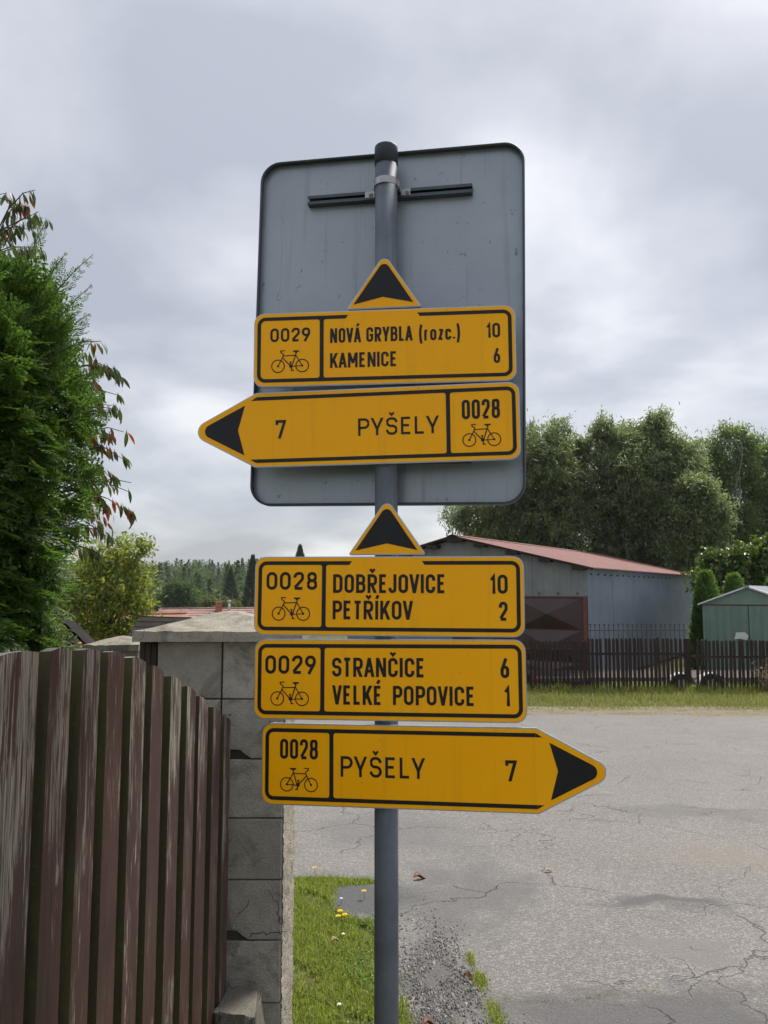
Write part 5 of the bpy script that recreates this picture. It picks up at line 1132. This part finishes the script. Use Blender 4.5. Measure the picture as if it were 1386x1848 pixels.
# ------------------------------------------------------------------ view over the village at the left
Y_ = [(-8.1, 22, 2.2, .75, .8, .75), (-7.4, 22.2, 2.5, .65, .7, .62), (-7.7, 21.7, 1.5, .95, .9, .7), (-6.9, 22, 1.75, .6, .6, .6), (-8.6, 22.3, 1.3, .8, .8, .8), (-7.0, 22.2, 1.1, .55, .6, .5), (-8.0, 21.8, .6, .9, .8, .6), (-7.2, 22, .4, .6, .6, .5), (-6.75, 22.1, 2.75, .28, .3, .35)]
tree('yellowing_tree', 'airy tree with yellowing foliage beside the thuja, before the village roofs', 'tree', (-7.7, 22.2), 1.9, Y_, .12, 800, 15, .14, .13, .45, 'yellowleaf', 'bark', 41, .2, None, .6)
tree('dark_bush', 'dark green bush low behind the second pillar cap', 'bush', (-7.2, 17.0), .4, [(-7.2, 17, -.05, .9, .8, .55), (-6.4, 17, -.25, .6, .6, .4), (-8, 17.2, .1, .8, .8, .6)], .05, 380, 14, .14, .14, .5, 'forestleaf', 'bark', 42, .2, None, .5)
MAT['tile_red'] = simple('red_roof_tiles', (.30, .185, .16), .85, var=.35, scale=1.5); MAT['tile_terra'] = simple('terracotta_tiles', (.33, .165, .11), .85, var=.25, scale=1.5); MAT['plaster'] = simple('cream_plaster', (.55, .49, .38), .85); MAT['brick'] = simple('orange_brick', (.36, .13, .075), .8); MAT['glassd'] = simple('window_glass', (.05, .06, .07), .1, spec=.8); MAT['timber'] = simple('barge_timber', (.14, .055, .035), .7); MAT['shingle'] = simple('dark_shingle', (.022, .019, .017), .9, var=.4, scale=6, spec=.15); MAT['flue'] = simple('steel_flue', (.5, .5, .5), .3, .7)
def house(name, label, pos, rot, L, Wd, wall_h, rise, tile, wall='plaster', chim=None, flue=None, rows=9, skylight=None):
    z0 = gz(*pos) - .2; root = empty(name, (pos[0], pos[1], z0), R(rot), label, 'house'); hw = Wd / 2; ov = .45
    mb = MB(); mb.prism([(-hw, 0), (hw, 0), (hw, wall_h), (0, wall_h + rise), (-hw, wall_h)], -L / 2, L / 2, axis='x'); mb.build('wall', wall, root)
    for sd in (-1, 1):
        mb = MB(); n = 72; ye = sd * (hw + ov); ze = wall_h - rise * ov / hw; vs = []; fs = []
        nr = rows * 2
        for j in range(nr + 1):
            row = j // 2; t = (row + (j % 2)) / rows; t = min(1, t); step = .05 if j % 2 == 0 else .0
            for k in range(n + 1):
                x = -L / 2 - ov + (L + 2 * ov) * k / n; w_ = .035 * abs(math.sin(math.pi * k / 2.0 + .4)); vs.append((x, ye * (1 - t), ze + (wall_h + rise - ze) * t + .06 + w_ + step))
        for j in range(nr):
            for k in range(n): a = j * (n + 1) + k; fs.append((a, a + 1, a + n + 2, a + n + 1))
        mb.add(vs, fs); rfo = mb.build('roof', tile, root, fix=False)
        for e in (-1, 1):
            mb = MB(); xx = e * (L / 2 + ov); mb.add([(xx, ye, ze - .12), (xx, 0, wall_h + rise - .10), (xx, 0, wall_h + rise + .06), (xx, ye, ze + .05), (xx - e * .06, ye, ze - .12), (xx - e * .06, 0, wall_h + rise - .10), (xx - e * .06, 0, wall_h + rise + .06), (xx - e * .06, ye, ze + .05)], [(0, 1, 2, 3), (4, 7, 6, 5), (0, 4, 5, 1), (3, 2, 6, 7), (0, 3, 7, 4)]); mb.build('barge_board', 'timber', root)
        if sd == -1 and skylight:
            mb = MB(); t = .72; y = ye * (1 - t); z = ze + (wall_h + rise - ze) * t + .14; sl = (wall_h + rise - ze) / abs(ye); mb.add([(skylight - .4, y - .35, z - .35 * sl), (skylight + .4, y - .35, z - .35 * sl), (skylight + .4, y + .35, z + .35 * sl), (skylight - .4, y + .35, z + .35 * sl)], [(0, 1, 2, 3)]); mb.build('skylight', 'flue', root)
    mb = MB(); mb.tube([(-L / 2 - ov, 0, wall_h + rise + .10), (L / 2 + ov, 0, wall_h + rise + .10)], .11, 8); mb.build('ridge_tiles', tile, root)
    for q_ in range(3):
        for y_ in (-hw - .02,):
            x0 = -L * .32 + q_ * L * .3; wn_ = MB(); wn_.box((x0 - .5, y_, wall_h * .45), (x0 + .5, y_ + .05, wall_h * .85)); w_o = wn_.build('window', 'flue', root); g_ = MB(); g_.box((x0 - .42, y_ - .012, wall_h * .45 + .08), (x0 + .42, y_ - .002, wall_h * .85 - .08)); g_.build('pane', 'glassd', w_o)
    if chim: mb = MB(); mb.box((chim - .33, -1.0, wall_h + rise * .4), (chim + .33, -.35, wall_h + rise + .75)); mb.box((chim - .39, -1.06, wall_h + rise + .755), (chim + .39, -.29, wall_h + rise + .84)); mb.build('chimney', 'brick', root)
    if flue: mb = MB(); mb.tube([(flue, -.6, wall_h + rise * .6), (flue, -.6, wall_h + rise + .8)], .14, 10); mb.tube([(flue, -.6, wall_h + rise + .805), (flue, -.6, wall_h + rise + 1.0)], .22, 10); mb.build('flue', 'flue', root)
    return root
h0 = gz(-20.5, 92) - .2
house('cottage', 'cream house with bright red tiled roof, brick chimney and steel flue', (-20.3, 92), 22, 10.5, 7.6, -2.75 - h0 + .0, 2.1, 'tile_red', chim=1.0, flue=2.2, skylight=.4)
h0 = gz(-12.5, 104) - .2
house('cottage', 'terracotta-roofed house partly behind the red-roofed one', (-13.5, 104), 8, 9, 7, -2.9 - h0, 2.0, 'tile_terra')
h0 = gz(-17.8, 52) - .2
house('cottage', 'old brick-red roof seen through the yellowing tree', (-17.0, 50), 35, 8.5, 7.0, -2.6 - h0, 2.3, 'tile_terra', rows=8)
h0 = gz(-27, 75) - .2
house('cottage', 'red-roofed house hidden mostly by the yellowing tree', (-25.5, 70), -12, 9, 7, -2.4 - h0, 2.2, 'tile_red')
# dark shingled lean-to roofs just beyond the gate
lr_ = empty('shingled_roof', (-3.05, 8, gz(-3, 8)), 0, 'dark shingled roof slope descending right beside the thuja', 'roof'); lz = -lr_.location.z
for k in range(9):
    mb = MB(); x0 = -.62 + k * .105; z0 = 1.76 + lz - .115 - k * .098 ; mb.add([(x0, -.2, z0 + .13), (x0 + .17, -.2, z0 - .025), (x0 + .17, 0.06, z0 - .025), (x0, 0.06, z0 + .13), (x0, -.2, z0 + .10), (x0 + .17, -.2, z0 - .06), (x0 + .17, 0.06, z0 - .06), (x0, 0.06, z0 + .10)], [(0, 1, 2, 3), (4, 7, 6, 5), (0, 4, 5, 1), (1, 5, 6, 2), (2, 6, 7, 3), (3, 7, 4, 0)]); mb.build('shingle_course', 'shingle', lr_)
for px_ in (-.5, .2):
    mb = MB(); mb.box((px_ - .05, -.1, -.1), (px_ + .05, 0, 1.22 + lz - .95 * (px_ + .62))); mb.build('post', 'darkwood', lr_)
    mb = MB(); mb.box((px_ - .05, 1.0, -.1), (px_ + .05, 1.1, 1.22 + lz - .95 * (px_ + .62))); mb.build('post', 'darkwood', lr_)
l2 = empty('shingled_roof', (-4.05, 15, gz(-4, 15)), R(8), 'low dark roof with ragged ridge peeping over the pillar cap', 'roof'); lz = -l2.location.z
for k in range(5):
    for sd in (-1, 1):
        mb = MB(); y0 = sd * (.1 + k * .22); z0 = 1.05 + lz - k * .085; mb.add([(-.55 - .02 * k, y0 - sd * .12, z0 + .06), (.40, y0 - sd * .12, z0 + .03), (.40, y0 + sd * .14, z0 - .05), (-.55 - .02 * k, y0 + sd * .14, z0 - .03)] + [(-.55 - .02 * k, y0 - sd * .12, z0 + .02), (.40, y0 - sd * .12, z0 - .01), (.40, y0 + sd * .14, z0 - .09), (-.55 - .02 * k, y0 + sd * .14, z0 - .07)], [(0, 1, 2, 3), (4, 7, 6, 5), (0, 4, 5, 1), (1, 5, 6, 2), (2, 6, 7, 3), (3, 7, 4, 0)]); mb.build('shingle_course', 'shingle', l2)
mb = MB(); mb.box((-.5, -.9, -.1), (.35, .9, .72 + lz)); mb.build('shed_wall', 'darkwood', l2)

def rtree(name, label, x, y, zt, r, mat, seed, tufts=420, ls=.5, group='trees in the village', hs=1.0, spread=.5):
    b = gz(x, y); zc = zt - r * hs; q_ = random.Random(seed); lob = [(x + q_.uniform(-.5, .5) * r, y + q_.uniform(-.4, .4) * r, zc + q_.uniform(-.55, .5) * r * hs, r * q_.uniform(.4, .62), r * q_.uniform(.4, .62), r * hs * q_.uniform(.38, .55)) for _ in range(11)]
    return tree(name, label, 'tree', (x, y), max(.8, (zc - b) * .6), lob, r * .07, tufts, 13, spread, ls, .6, mat, 'bark', seed, .2, group, .5)
rtree('round_tree', 'round dark green tree above the red roof', -31.0, 118, 3.2, 3.6, 'forestleaf', 51, 650, .42, spread=.42)
rtree('round_tree', 'green tree between yellowing tree and the round dark one', -37, 112, 2.6, 3.2, 'forestleaf', 52, 500, .42)
rtree('pale_tree', 'left of two pale green trees above the red roof', -28.4, 128, .9, 2.1, 'paleleaf', 53, 330, .38, spread=.35)
rtree('pale_tree', 'right of two pale green trees above the red roof', -24.6, 128, 1.0, 2.6, 'paleleaf', 54, 380, .38, spread=.35)
rtree('purple_bush', 'dark purple-leaved tree right of the pale green ones', -21.7, 124, -1.1, 1.8, 'purpleleaf', 55, 260, .36, spread=.3)
rtree('round_tree', 'bright green bush right of the purple tree', -18.3, 122, -1.0, 1.7, 'bushleaf', 56, 260, .36, spread=.3)
rtree('round_tree', 'mid green tree left of the cottage gable', -36.5, 100, -.9, 2.6, 'forestleaf', 57, 380, .4)
def pine(name, label, x, y, zt, r, seed, n=2600, ls=.6):
    return conifer(name, label, (x, y), zt - gz(x, y), r, seed, 'needle', 'conifers above the village', 'tree', n, ls, .75, .5)
pine('dark_pine', 'tall dark pine next to the edge of the yellow board', -20.3, 122, 6.9, 2.0, 61, 2600, .55)
pine('spruce_tree', 'single spruce tip showing above the DOBŘEJOVICE board', -16.2, 152, 10.2, 2.6, 62, 2600, .6)
pine('dark_pine', 'dark conifer left of the tall pine', -33, 170, 6.0, 2.2, 63, 2200, .6)
# wooded hill: reads as one mass
fr = np.random.default_rng(90); Cs = []; As = []; Ls = []; Ws = []
for k in range(980):
    y = 165 + 300 * fr.random() ** .9; u = fr.uniform(-.55, .85) if k % 3 else fr.uniform(-.55, .1); x = u * y; b = float(hgt(x, y)); con = fr.random() < .5; h = fr.uniform(7, 12.5); r_ = h * (.19 if con else .34); n = 190
    t = fr.random(n) ** (.8 if con else .6); a = fr.random(n) * 2 * math.pi
    if con: rad = r_ * (1 - t) * (.5 + .5 * fr.random(n)) + .15; zz2 = b + h * (.12 + .9 * t)
    else: ph = np.arccos(1 - 2 * fr.random(n)); rd = fr.random(n) ** .35; rad = r_ * np.sin(ph) * rd * (1 + .25 * np.sin(a * 3 + k)); zz2 = b + h * .62 + h * .38 * np.cos(ph) * rd
    Cs.append(np.stack([x + np.cos(a) * rad, y + np.sin(a) * rad, zz2], 1)); As.append(fr.normal(size=(n, 3)) + np.array([0, 0, .6 if con else 0])); l = fr.uniform(.6, 1.4, n) * (.9 if con else 1.0); Ls.append(l); Ws.append(l * .6)
Cs = np.concatenate(Cs); v, f = leaves(Cs, np.concatenate(As), unit(fr.normal(size=Cs.shape) + np.array([0, -.4, .8])), np.concatenate(Ls), np.concatenate(Ws)); tag(npmesh('hill_wood', v, f, 'forestleaf'), 'mixed dark forest covering the distant hill', 'forest', None, 'stuff')
# overhead line
mb = MB(); pts = [(-40 + 60 * t, 88, .45 + 1.3 * (2 * t - 1) ** 2 - .9) for t in [k / 24 for k in range(25)]]; mb.tube(pts, .02, 5); tag(mb.build('overhead_cable', 'dark'), 'thin overhead cable crossing above the red roof', 'cable')

# ------------------------------------------------------------------ air between here and the hill
hz = NT('thin_haze'); hz.t.nodes.remove(hz.b); pv = hz.n('ShaderNodeVolumePrincipled', {'Color': (.80, .86, .95, 1), 'Density': .00018, 'Anisotropy': .3}); hz.t.links.new(pv.outputs[0], hz.out.inputs['Volume'])
mb = MB(); mb.box((-620, -100, -9), (620, 920, 34)); ho = mb.build('haze', hz.m); tag(ho, 'thin pale haze over the valley', 'haze', None, 'stuff')
